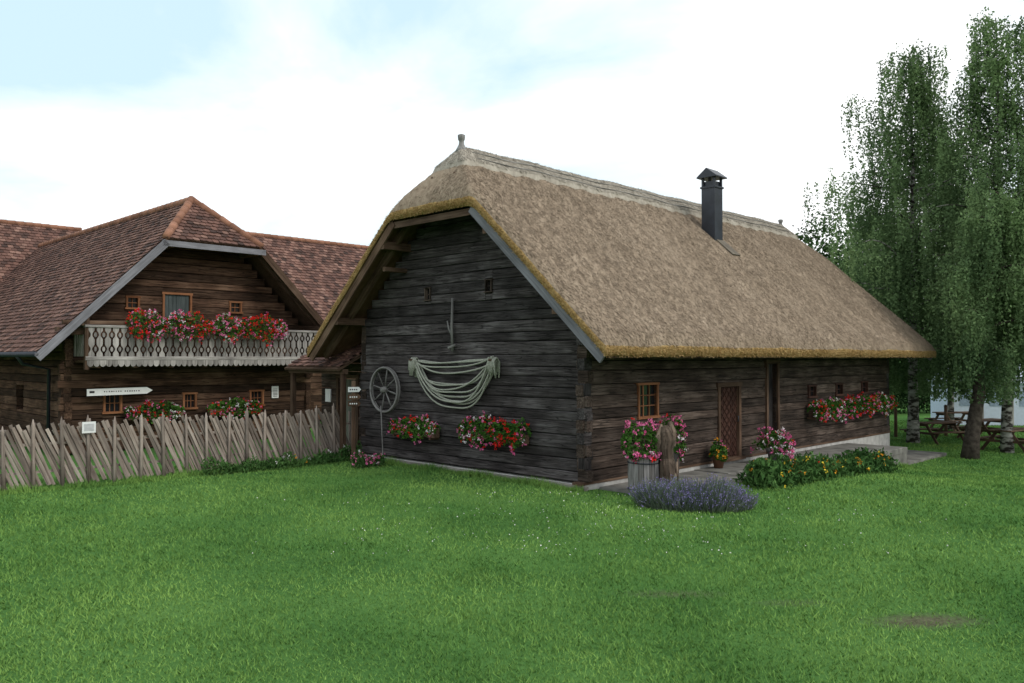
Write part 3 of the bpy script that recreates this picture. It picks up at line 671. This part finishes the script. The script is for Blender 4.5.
def ridge_row(mb,p,q,mat_=1,r=.11,step=.33):
    p=Vector(p);q=Vector(q);d=q-p;n=max(1,int(d.length/step))
    for k in range(n):
        a=p+d*(k/n); b=p+d*((k+1.08)/n); mb.tube([a,b],[r*.9,r*1.08],10,mat_)
LH=empty('tiled_log_farmhouse',FL)
RX,EZ,RZ,EX0=3.47,2.65,7.2,-1.08
EX1=2*RX-EX0; SL=(RZ-EZ)/(RX-EX0); nrm=math.hypot(1,SL)
HX0=2.04;HZ=EZ+SL*(HX0-EX0);HX1=2*RX-HX0; RB=1.63; BK=16.0
mb=MB()
LU=(RX-EX0)*nrm
def ins_side(a,u_):
    x=u_/nrm; lim=0.0
    if EX0+x>HX0: lim=RB*(EX0+x-HX0)/(RX-HX0)
    return a>lim and a<BK and u_<LU
tile_plane(mb,(EX0,0,EZ),(0,1,0),(1,0,SL),BK,LU,ins_side)
tile_plane(mb,(EX1,0,EZ),(0,1,0),(-1,0,SL),BK,LU,ins_side)
hl=math.hypot(RB,RZ-HZ)
def ins_hip(a,u_):
    f=u_/hl; hw=(HX1-HX0)/2*(1-f); return abs(a-(RX-HX0))<hw+.03 and u_<hl
tile_plane(mb,(HX0,-.02,HZ),(1,0,0),(0,RB,RZ-HZ),HX1-HX0,hl,ins_hip)
ridge_row(mb,(RX,RB,RZ+.02),(RX,BK,RZ+.02)); ridge_row(mb,(HX0,0,HZ+.03),(RX,RB,RZ+.03)); ridge_row(mb,(HX1,0,HZ+.03),(RX,RB,RZ+.03))
mb.build('roof_tiles',[M_tile,M_ridge],LH)
mb=MB()
th_=.10
def quad_slab(pts,t):
    n=len(pts); vs=[Vector(p) for p in pts]; nr=(vs[1]-vs[0]).cross(vs[2]-vs[0]).normalized()
    if nr.z<0: nr=-nr
    lo=[v-nr*t for v in vs]; fs=[tuple(range(n)),tuple(range(2*n-1,n-1,-1))]+[((i+1)%n,i,n+i,n+(i+1)%n) for i in range(n)]
    mb.add(vs+lo,fs,0)
e_=.004
quad_slab([(EX0,0,EZ-e_),(EX0,BK,EZ-e_),(RX,BK,RZ-e_),(RX,RB,RZ-e_),(HX0,0,HZ-e_)],th_)
quad_slab([(EX1,0,EZ-e_),(HX1,0,HZ-e_),(RX,RB,RZ-e_),(RX,BK,RZ-e_),(EX1,BK,EZ-e_)],th_)
quad_slab([(HX0,0,HZ-e_),(RX,RB,RZ-e_),(HX1,0,HZ-e_)],th_)
mb.build('roof_deck',[M_brown],LH)
mb=MB()
for sg in (0,1):
    f=lambda x:x if not sg else 2*RX-x
    zz=lambda x:EZ+SL*(x-EX0)-.13
    mb.beam((f(EX0-.02),-.03,zz(EX0-.02)),(f(HX0+.02),-.03,zz(HX0+.02)),.04,.20,0 if not sg else 1)
    mb.beam((f(EX0+.3),.3,zz(EX0+.3)-.05),(f(HX0+.2),.3,zz(HX0+.2)-.05),.10,.14,1)
mb.box(HX0-.1,HX1+.1,-.05,.0,HZ-.22,HZ-.06,0)
for xx in (.0,2.2,RX*2-2.2,RX*2):
    z=EZ+SL*(min(xx,2*RX-xx)-EX0)-.3; mb.box(xx-.08,xx+.08,.02,1.2,z-.1,z+.08,1)
mb.build('bargeboards',[M_barge,M_brown],LH)
WB=.95
mb=MB(); wx0,wx1=-.2,2*RX+.2
front_open=[(.78,1.28,1.0,1.55),(2.95,3.37,1.02,1.50),(5.02,5.5,1.02,1.52)]
up_open=[(1.35,1.72,3.84,4.21),(2.35,3.20,3.60,4.36),(4.35,4.75,3.84,4.21)]
mb.xf=Matrix.Translation((0,WB,0))
def h0(z): return max(wx0,EX0+(z+.22-EZ)/SL)
def h1(z): return min(wx1,2*RX-(EX0+(z+.22-EZ)/SL))
log_wall(mb,h0,h1,0,2.42,.22,.18,front_open,0,ext=.15)
log_wall(mb,h0,h1,2.42,6.6,.22,.18,up_open,0,ext=.0)
mb.xf=Matrix.Translation((wx0+.01,WB,0))@GAB; log_wall(mb,lambda z:-14.8,lambda z:0.0,0,3.0,.22,.18,[(-4.2,-3.5,1.0,1.7)],0,ext=.12)
mb.xf=Matrix.Translation((wx1-.19,WB,0))@GAB; log_wall(mb,lambda z:-14.8,lambda z:0.0,0,3.0,.22,.18,[],0,ext=.1)
mb.xf=Matrix.Identity(4)
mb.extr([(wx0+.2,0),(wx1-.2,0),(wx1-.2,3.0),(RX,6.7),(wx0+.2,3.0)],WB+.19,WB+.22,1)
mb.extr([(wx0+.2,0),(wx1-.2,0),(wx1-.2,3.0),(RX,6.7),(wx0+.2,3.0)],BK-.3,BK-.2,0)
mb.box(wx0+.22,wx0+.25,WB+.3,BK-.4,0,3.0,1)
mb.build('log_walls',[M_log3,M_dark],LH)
mb=MB(); mb.xf=Matrix.Translation((0,WB,0))
for o in front_open: window(mb,o[0]+.06,o[1]-.06,o[2]+.05,o[3]-.05,3,2,fw=.055)
for o in (up_open[0],up_open[2]): window(mb,o[0]+.05,o[1]-.05,o[2]+.05,o[3]-.05,2,2,fw=.05)
o=up_open[1]; window(mb,o[0]+.06,o[1]-.06,o[2]+.05,o[3]-.05,1,1,fw=.06)
for k in range(6):
    x=o[0]+.07+k*(o[1]-o[0]-.14)/6; mb.box(x,x+.11,.02,.05,o[2]+.06,o[3]-.06,2)
mb.build('windows',[M_frame,M_glass,wood('blue_grey_shutter',(.035,.045,.045),(.065,.08,.08),(.10,.12,.12),tone_amt=.15)],LH)
mb=MB(); bx0,bx1=.05,2*RX+.1
mb.box(bx0,bx1,.02,WB,2.38,2.44,1)
for xx in np.arange(bx0+.3,bx1,.95): mb.box(xx-.06,xx+.06,.05,WB+.1,2.24,2.375,1)
mb.box(bx0-.06,bx1+.06,-.05,.03,3.28,3.35,0,bev=.01); mb.box(bx0-.04,bx1+.04,-.04,.02,2.44,2.54,0,bev=.01)
def baluster(x):
    zs=np.linspace(2.54,3.28,23); half=[]
    for z in zs:
        f=(z-2.54)/.74; wv=.050+.034*math.cos(f*4*math.pi)-.012*math.cos(f*8*math.pi); half.append(max(.018,wv))
    pts=[(x+h,z) for h,z in zip(half,zs)]+[(x-h,z) for h,z in zip(half[::-1],zs[::-1])]
    mb.extr(pts,-.025,.0,0)
x=bx0+.1
while x<bx1:
    baluster(x); 
    for zc_ in (2.725,3.095):
        c=[(x+.1+.036*math.cos(a),zc_+.065*math.sin(a)) for a in np.linspace(0,2*math.pi,9)[:-1]]; mb.extr(c,-.02,-.003,0)
    x+=.2
x=bx0
while x<bx1-.1:
    pts=[(x,2.44),(x,2.36)]+[(x+.075-.075*math.cos(a),2.36-.09*math.sin(a)) for a in np.linspace(.2,math.pi-.2,6)]+[(x+.15,2.36),(x+.15,2.44)]
    mb.extr(pts,-.035,-.012,0); x+=.152
y=.08
while y<WB:
    mb.box(bx0-.02,bx0+.005,y,y+.09,2.54,3.28,0); y+=.15
mb.box(bx0-.05,bx0+.02,.03,WB,3.28,3.345,0); 
mb.box(bx0-.05,bx0+.05,-.02,.08,2.2,3.6,1); mb.box(bx1-.05,bx1+.05,-.02,.08,2.2,3.6,1)
mb.box(-.5,1.4,.05,.16,3.36,3.46,1,bev=.01); mb.box(-.6,.2,.2,.36,3.1,3.28,1)
mb.build('balcony',[M_grey,M_brown],LH)
mb=MB()
mb.tube([(EX0-.06,-.05,EZ-.06),(EX0-.06,BK,EZ-.06)],.07,10,0); mb.tube([(EX0-.06,1.5,EZ-.1),(EX0+.1,1.6,2.35),(wx0-.1,1.8,2.2),(wx0-.1,1.8,0)],.045,8,0)
mb.build('gutter',[M_metal],LH)
def lf(x0,x1,yc,zc,heads,mix,seed,up,dn,dy=.2): flower_box(x0,x1,yc,zc,Matrix.Identity(4),heads,mix,GM,dy=dy,up=up,dn=dn,seed=seed,frame=FL)
lf(1.0,3.3,-.16,3.38,400,(1.9,1.5,.5),1,.32,.38,.26); lf(3.3,5.6,-.16,3.38,360,(1.8,1.6,.5),2,.30,.36,.26)
lf(1.3,2.9,WB-.2,1.02,120,(1,1,.8),3,.22,.3); lf(3.6,5.3,WB-.2,1.02,130,(1.2,1,.4),4,.22,.3)
def wing(name,x0,x1,yr,zr,half,zE):
    e=empty(name,FL); mb=MB(); s_=(zr-zE)/half; nr=math.hypot(1,s_); Lu=half*nr
    tile_plane(mb,(x0,yr-half,zE),(1,0,0),(0,1,s_),x1-x0,Lu,lambda a,u_:0<a<x1-x0 and u_<Lu,w_=.22,h_=.19)
    ridge_row(mb,(x0,yr,zr+.02),(x1,yr,zr+.02)); mb.build('roof_tiles',[M_tile,M_ridge],e)
    mb=MB(); vs=[(x0,yr-half,zE-.01),(x1,yr-half,zE-.01),(x1,yr,zr-.01),(x0,yr,zr-.01),(x0,yr+half,zE-.01),(x1,yr+half,zE-.01)]
    lo=[(a,b,c-.12) for a,b,c in vs]; mb.add(vs+lo,[(0,1,2,3),(3,2,5,4),(9,8,7,6),(10,11,8,9),(0,6,7,1),(4,5,11,10),(1,7,8,2),(2,8,11,5),(0,3,9,6),(3,4,10,9)],0)
    mb.build('roof_deck',[M_tile],e)
    mb=MB(); w0=yr-half+.6; w1=yr+half-.6; z=0
    while z<zE+.3: mb.box(x0+.5,x1-.5,w0,w0+.2,z,z+.24,0,bev=.015); mb.box(x0+.5,x1-.5,w1-.2,w1,z,z+.24,0); z+=.25
    for xx in (x0+.5,x1-.7): 
        mb.xf=Matrix.Translation((xx,0,0))@Matrix.Rotation(-math.pi/2,4,'Z'); mb.extr([(-w1,0),(-w0,0),(-w0,zE+.3),(-yr,zr-.3),(-w1,zE+.3)],0,.2,0); mb.xf=Matrix.Identity(4)
    mb.build('log_walls',[M_log3],e)
wing('tiled_barn',9.8,19.0,10.83,7.86,5.0,3.0)
wing('tiled_stable',-14,5.6,17.8,8.30,5.5,3.0)

# ---------------------------------------------------------------- entrance porch between the houses
EP=empty('entrance_porch',FH); mb=MB()
px0,px1=7.35,9.9
tile_plane(mb,(-.55,px0,2.28),(0,1,0),(1.6,0,.85),px1-px0,1.8,lambda a,u_:0<a<px1-px0 and u_<1.8,w_=.19,h_=.16)
mb.build('roof_tiles',[M_tile],EP); mb=MB()
mb.beam((-.6,(px0+px1)/2,2.20),(1.1,(px0+px1)/2,3.10),px1-px0,.06,0)
for yy in (px0+.1,px1-.1): mb.box(-.45,-.33,yy-.06,yy+.06,-.1,2.22,0,bev=.01)
mb.box(-.47,-.31,px0,px1,2.1,2.22,0)
mb.xf=Matrix.Translation((.55,0,0))@GAB
log_wall(mb,lambda z:-px1,lambda z:-7.2,0,2.75,.23,.15,[(-9.05,-8.2,0,1.95)],1)
for k in range(6): mb.box(-9.03+k*.138,-9.03+k*.138+.132,.04,.08,.02,1.93,2)
mb.box(-9.13,-9.05,-.03,.12,0,2.0,0); mb.box(-8.2,-8.12,-.03,.12,0,2.0,0); mb.box(-9.15,-8.1,-.035,.12,1.95,2.05,0)
mb.box(-7.95,-7.45,-.04,-.01,1.0,1.75,3); mb.box(-9.65,-9.4,-.04,-.01,1.3,1.65,4)
mb.xf=Matrix.Identity(4)
mb.build('porch_walls',[M_brown,M_log2,wood('green_grey_door',(.05,.055,.045),(.10,.105,.085),(.16,.16,.13)),M_log2,M_white],EP)

# ---------------------------------------------------------------- signs
mb=MB()
dz=-.16
pts=[(0.28,1.66),(1.82,1.68),(1.98,1.77),(1.82,1.86),(0.28,1.84)]
mb.extr([(a,b+dz) for a,b in pts],WB-.30,WB-.27,0)
for k in range(15):
    x=.70+k*.06+(.05 if k>7 else 0); mb.box(x,x+random.uniform(.02,.04),WB-.305,WB-.299,1.75+dz,1.78+dz,1)
mb.box(.34,.46,WB-.306,WB-.299,1.735+dz,1.79+dz,1)
for x in (.5,1.6): mb.box(x-.025,x+.025,WB-.27,WB+.02,1.74+dz,1.79+dz,2)
mb.build('direction_arrow_sign',[M_white,M_black,M_brown],matrix=FL)
mb=MB(); mb.box(5.75,5.98,WB-.05,WB-.03,1.25,1.62,0); 
for k in range(6): mb.box(5.79,5.94,WB-.055,WB-.049,1.30+k*.045,1.315+k*.045,1)
mb.build('paper_notice',[M_white,M_black],matrix=FL)
mb=MB(); mb.box(-.05,.05,-.05,.05,0,1.95,0,bev=.01)
for k,(z,mm) in enumerate(((1.74,1),(1.56,0),(1.40,0))):
    mb.extr([(-.14,z-.06),(.12,z-.06),(.17,z),(.12,z+.06),(-.14,z+.06)],-.075,-.055,mm)
    for q in range(4): mb.box(-.10+q*.05,-.07+q*.05,-.08,-.074,z-.015,z+.015,2 if mm==1 else 1)
world_obj(mb,'signpost',[M_brown,M_white,M_black],-3.83,20.0,rz=math.radians(15))

# ---------------------------------------------------------------- fence
mb=MB(); fy=7.55
x=-14.0; k=0
while x<-.05:
    hgt=1.10+random.uniform(-.08,.08); dxs=.50; k+=1
    layer=(.0 if k%2 else .026)+random.uniform(-.004,.004)
    if x+dxs<.05: mb.beam((x+random.uniform(-.025,.025),fy+layer,.08+hgt),(x+dxs+random.uniform(-.04,.04),fy+layer,.04+random.uniform(-.02,.03)),.062,.018,0,bev=.005,up=(0,1,0),wav=.004)
    x+=.078
x=-14.0
while x<0:
    h=1.28+random.uniform(-.08,.12)
    lx=random.uniform(-.04,.04)
    mb.tube([(x,fy-.05,-.1),(x+lx*.5,fy-.05,h*.5),(x+lx,fy-.05,h-.1),(x+lx,fy-.05,h+.02)],[.038,.034,.03,.006],7,0,jit=.08)
    mb.tube([(x+.05,fy+.08,-.1),(x+.03,fy+.08,h-.06)],.026,6,0)
    x+=.48+random.uniform(-.05,.05)
for z in (.32,.85): mb.beam((-14,fy+.052,z),(0,fy+.052,z),.02,.05,0)
mb.build('diagonal_slat_fence',[M_fence],matrix=FH)
mb=MB(); mb.box(-6.45,-6.2,fy-.125,fy-.105,1.02,1.24,0); mb.box(-6.42,-6.23,fy-.129,fy-.124,1.06,1.20,1); mb.build('small_notice_plate',[M_white,plain('plate_grey',(.5,.5,.52))],matrix=FH)

# ---------------------------------------------------------------- trees
m,nt,b=mat('birch_bark'); tc=N(nt,'ShaderNodeTexCoord'); mp=N(nt,'ShaderNodeMapping'); mp.inputs['Scale'].default_value=(3,3,7); L(nt,tc.outputs['Object'],mp.inputs['Vector'])
n1=N(nt,'ShaderNodeTexNoise'); n1.inputs['Scale'].default_value=1.2; n1.inputs['Detail'].default_value=6; L(nt,mp.outputs[0],n1.inputs['Vector'])
r=ramp(nt,[(.44,(.035,.03,.025)),(.52,(.26,.25,.23)),(.7,(.44,.43,.40))]); L(nt,n1.outputs['Fac'],r.inputs[0]); L(nt,r.outputs[0],b.inputs['Base Color']); M_bark=m
M_bark2=plain('dark_bark',(.06,.05,.042),.95,.05,nscale=9,var=.5,bump=.6)
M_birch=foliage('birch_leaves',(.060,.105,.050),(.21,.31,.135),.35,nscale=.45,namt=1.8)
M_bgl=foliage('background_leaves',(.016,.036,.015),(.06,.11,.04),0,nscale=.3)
def birch(name,bx,by,H,spread,zbase_frac,nl,seed,strand=(.8,3.2),leaf=.105,bark=None,tr=.22,dens=42):
    rs=np.random.default_rng(seed); random.seed(seed)
    gz=float(ground_z(bx,by)); e=empty(name,Matrix.Translation((bx,by,gz)))
    mb=MB(); tp=[(0,0,-.2)]
    dx=rs.normal(0,.02,2); x=y=0
    for k in range(1,13):
        x+=dx[0]+rs.normal(0,.03); y+=dx[1]+rs.normal(0,.03); tp.append((x,y,H*.96*k/12))
    mb.tube(tp,[tr*1.25]+[max(.02,tr*(1-k/12.5)) for k in range(1,13)],10,0 if bark is None else 1)
    TP=np.array(tp); S=[];Ls=[];To=[]
    for k in range(nl):
        f=zbase_frac+(1-zbase_frac)*((k+rs.random())/nl)**.9; f=min(f,.985)
        p=np.array([np.interp(f*H*.96,TP[:,2],TP[:,c]) for c in range(3)])
        az=k*2.4+rs.normal(0,.5)
        g=(f-zbase_frac)/(1-zbase_frac)
        prof=(.75+.25*math.sin(math.pi*min(1,g*1.3)))*(1-g**2.2*.72)
        ll=spread*prof*rs.uniform(.5,1.25)+.2
        rise=ll*rs.uniform(.25,.65); d=np.array([math.cos(az),math.sin(az)])
        pts=[]
        for q in range(7):
            u_=q/6; pts.append((p[0]+d[0]*ll*u_,p[1]+d[1]*ll*u_,p[2]+rise*(1.5*u_-1.0*u_*u_)))
        mb.tube(pts,[max(.008,tr*.30*(1-g*.5)*(1-.9*q/6)) for q in range(7)],6,0 if bark is None else 1)
        PT=np.array(pts); m_=int(dens*(.4+ll/spread*.9))
        uu=rs.uniform(.10,1.03,m_)**.75; idx=np.clip(uu,0,1)*6; jj=.18+.13*ll
        cl=rs.normal(0,1,(5,3)); lt=rs.normal(0,.14)
        for q in range(m_):
            i0=min(5,int(idx[q])); fr=idx[q]-i0; c_=cl[rs.integers(5)]*np.array([.9,.9,.3])*jj
            pp=PT[i0]*(1-fr)+PT[i0+1]*fr+c_+np.array([rs.normal(0,.09),rs.normal(0,.09),rs.normal(0,.12)])
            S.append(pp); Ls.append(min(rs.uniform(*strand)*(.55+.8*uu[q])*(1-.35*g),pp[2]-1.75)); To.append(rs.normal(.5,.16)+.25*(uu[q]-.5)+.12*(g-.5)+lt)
    mb.build('trunk_and_limbs',[M_bark,M_bark2],parent=e)
    S=np.array(S);Ls=np.maximum(np.array(Ls),.25);To=np.array(To)
    cnt=(Ls*24).astype(int)+6; idx=np.repeat(np.arange(len(S)),cnt); n=len(idx)
    v=rs.random(n); C=S[idx].copy(); sway=rs.normal(0,.10,(len(S),2))
    C[:,2]-=v*Ls[idx]; C[:,:2]+=sway[idx]*v[:,None]*Ls[idx][:,None]*.6+rs.normal(0,.055,(n,2))*(1.2-.7*v[:,None])
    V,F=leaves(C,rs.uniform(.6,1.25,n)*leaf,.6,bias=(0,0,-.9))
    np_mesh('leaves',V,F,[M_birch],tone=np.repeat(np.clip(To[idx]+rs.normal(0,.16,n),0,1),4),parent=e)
    return n
cnts=[]
def at(px,d): return (px-512)/826*d
cnts.append(birch('weeping_birch_tree',at(912,30.5),30.5,15.2,3.3,.17,50,11,strand=(.9,3.4),tr=.20))
cnts.append(birch('weeping_birch_tree',at(1006,27.5),27.5,15.3,2.6,.22,44,12,strand=(.9,3.2),tr=.18))
cnts.append(birch('weeping_birch_tree',at(968,26.0),26.0,8.6,1.7,.32,26,13,strand=(.8,2.2),tr=.24,bark=1))
cnts.append(birch('weeping_birch_tree',at(880,34),34,9.8,2.3,.24,28,14,strand=(.8,2.4),tr=.14))
cnts.append(birch('weeping_birch_tree',at(1085,30),30,14.0,3.0,.2,30,15,tr=.2,dens=34))
cnts.append(birch('weeping_birch_tree',at(950,36),36,13.5,3.0,.2,34,16,strand=(.8,2.8),tr=.14))
print('leaves',cnts)
Cs=[];To=[]
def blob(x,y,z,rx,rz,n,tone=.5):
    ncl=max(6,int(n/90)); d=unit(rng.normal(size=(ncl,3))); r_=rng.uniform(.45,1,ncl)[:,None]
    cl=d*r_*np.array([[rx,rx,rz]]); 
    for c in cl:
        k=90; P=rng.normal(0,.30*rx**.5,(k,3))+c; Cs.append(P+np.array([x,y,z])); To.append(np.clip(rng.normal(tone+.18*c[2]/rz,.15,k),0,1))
mbt=MB()
for (px,d,top,rx) in ((796,62,12.9,2.2),(826,60,12.8,2.6),(852,56,11.8,2.8),(782,66,12.0,2.0),(880,60,10,3.5),(920,58,9,3.5),(960,60,9,3.5),(1000,58,7.5,3.5),(1040,60,8,3.5),(1085,58,9,4),(1140,58,10,4),(1200,55,10,4)):
    x=at(px,d); blob(x,d,top*.62,rx,top*.36,4200,.45); mbt.tube([(x,d,-1),(x,d,top*.6)],[.3,.12],7,0)
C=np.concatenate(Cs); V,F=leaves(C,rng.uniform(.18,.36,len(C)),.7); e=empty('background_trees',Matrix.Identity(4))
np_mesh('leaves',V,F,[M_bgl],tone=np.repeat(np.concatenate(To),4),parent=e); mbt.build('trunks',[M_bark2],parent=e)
n=26000; hx=rng.uniform(at(840,48),at(1300,48),n); hy=48+rng.normal(0,.8,n)+.12*(hx-30); hz=ground_z(hx,hy)+rng.random(n)**.8*(2.3+.5*np.sin(hx*.9)+.3*np.sin(hx*2.7))
V,F=leaves(np.stack([hx,hy,hz],1),rng.uniform(.12,.26,n),.7); np_mesh('hedge',V,F,[M_bgl],tone=np.repeat(rng.random(n)*.6,4))
vs=[];fs=[];K=160
for k in range(K+1):
    a=math.radians(-75+150*k/K); R=2600
    h=90+150*max(0,math.sin((a-.2)*1.6))+30*math.sin(a*7)+14*math.sin(a*17+1)+6*math.sin(a*41)
    if a<0: h=40+20*math.sin(a*9)
    vs+= [(math.sin(a)*R,math.cos(a)*R,-5),(math.sin(a)*(R+500),math.cos(a)*(R+500),max(10,h))]
for k in range(K): fs.append((2*k,2*k+2,2*k+3,2*k+1))
mb=MB(); mb.add(vs,fs,0,tone=.5); mb.build('distant_hills',[plain('hazy_hills',(.16,.24,.33),1,0,nscale=.004,var=.15)])  # aerial haze is painted into the bluish hill colour

# ---------------------------------------------------------------- beer-garden things under the trees
def picnic(x,y,rz):
    mb=MB()
    for k in range(4): mb.box(-.9,.9,-.36+k*.18,-.36+k*.18+.17,.72,.76,0,bev=.005)
    for sy in (-.72,.72): mb.box(-.9,.9,sy-.13,sy+.13,.42,.46,0,bev=.005)
    for sx in (-.65,.65):
        mb.beam((sx,-.75,0),(sx,-.2,.72),.05,.09,0); mb.beam((sx,.75,0),(sx,.2,.72),.05,.09,0); mb.box(sx-.06,sx-.03,-.82,.82,.34,.42,0); mb.box(sx-.06,sx-.03,-.35,.35,.63,.715,0)
    world_obj(mb,'picnic_table',[M_brown],x,y,rz=rz)
picnic(at(935,31),31,.3); picnic(at(985,32),32,.5); picnic(at(955,36),36,.2); picnic(at(1012,28),28,.6)
mb=MB(); mb.box(-2.6,2.6,-1.5,1.5,0,2.0,0)
mb.add([(-2.8,-1.7,2.0),(2.8,-1.7,2.0),(2.8,1.7,2.0),(-2.8,1.7,2.0),(-2.0,0,2.9),(2.0,0,2.9)],[(0,1,5,4),(1,2,5),(2,3,4,5),(3,0,4),(3,2,1,0)],0)
for x in np.arange(-2.6,2.61,1.3): mb.box(x-.03,x+.03,-1.56,-1.50,0,2.0,1)
for x in (-1.95,-.65,.65,1.95): mb.box(x-.35,x+.35,-1.515,-1.505,.9,1.6,2)
world_obj(mb,'white_marquee_tent',[plain('white_canvas',(.55,.62,.74),.8,.1,var=.06),M_grey,plain('tent_window',(.25,.32,.42),.3,.4)],at(998,40),40,rz=-.15)
def post(x,y,h):
    mb=MB(); mb.tube([(0,0,-.2),(0,0,h*.5),(0,0,h)],[.07,.065,.06],8,0); mb.tube([(0,0,h),(0,0,h+.06)],[.08,.03],8,0); world_obj(mb,'wooden_post',[M_brown],x,y)
post(at(895,33),33,1.3); post(at(945,33),33,1.2)
print('done')
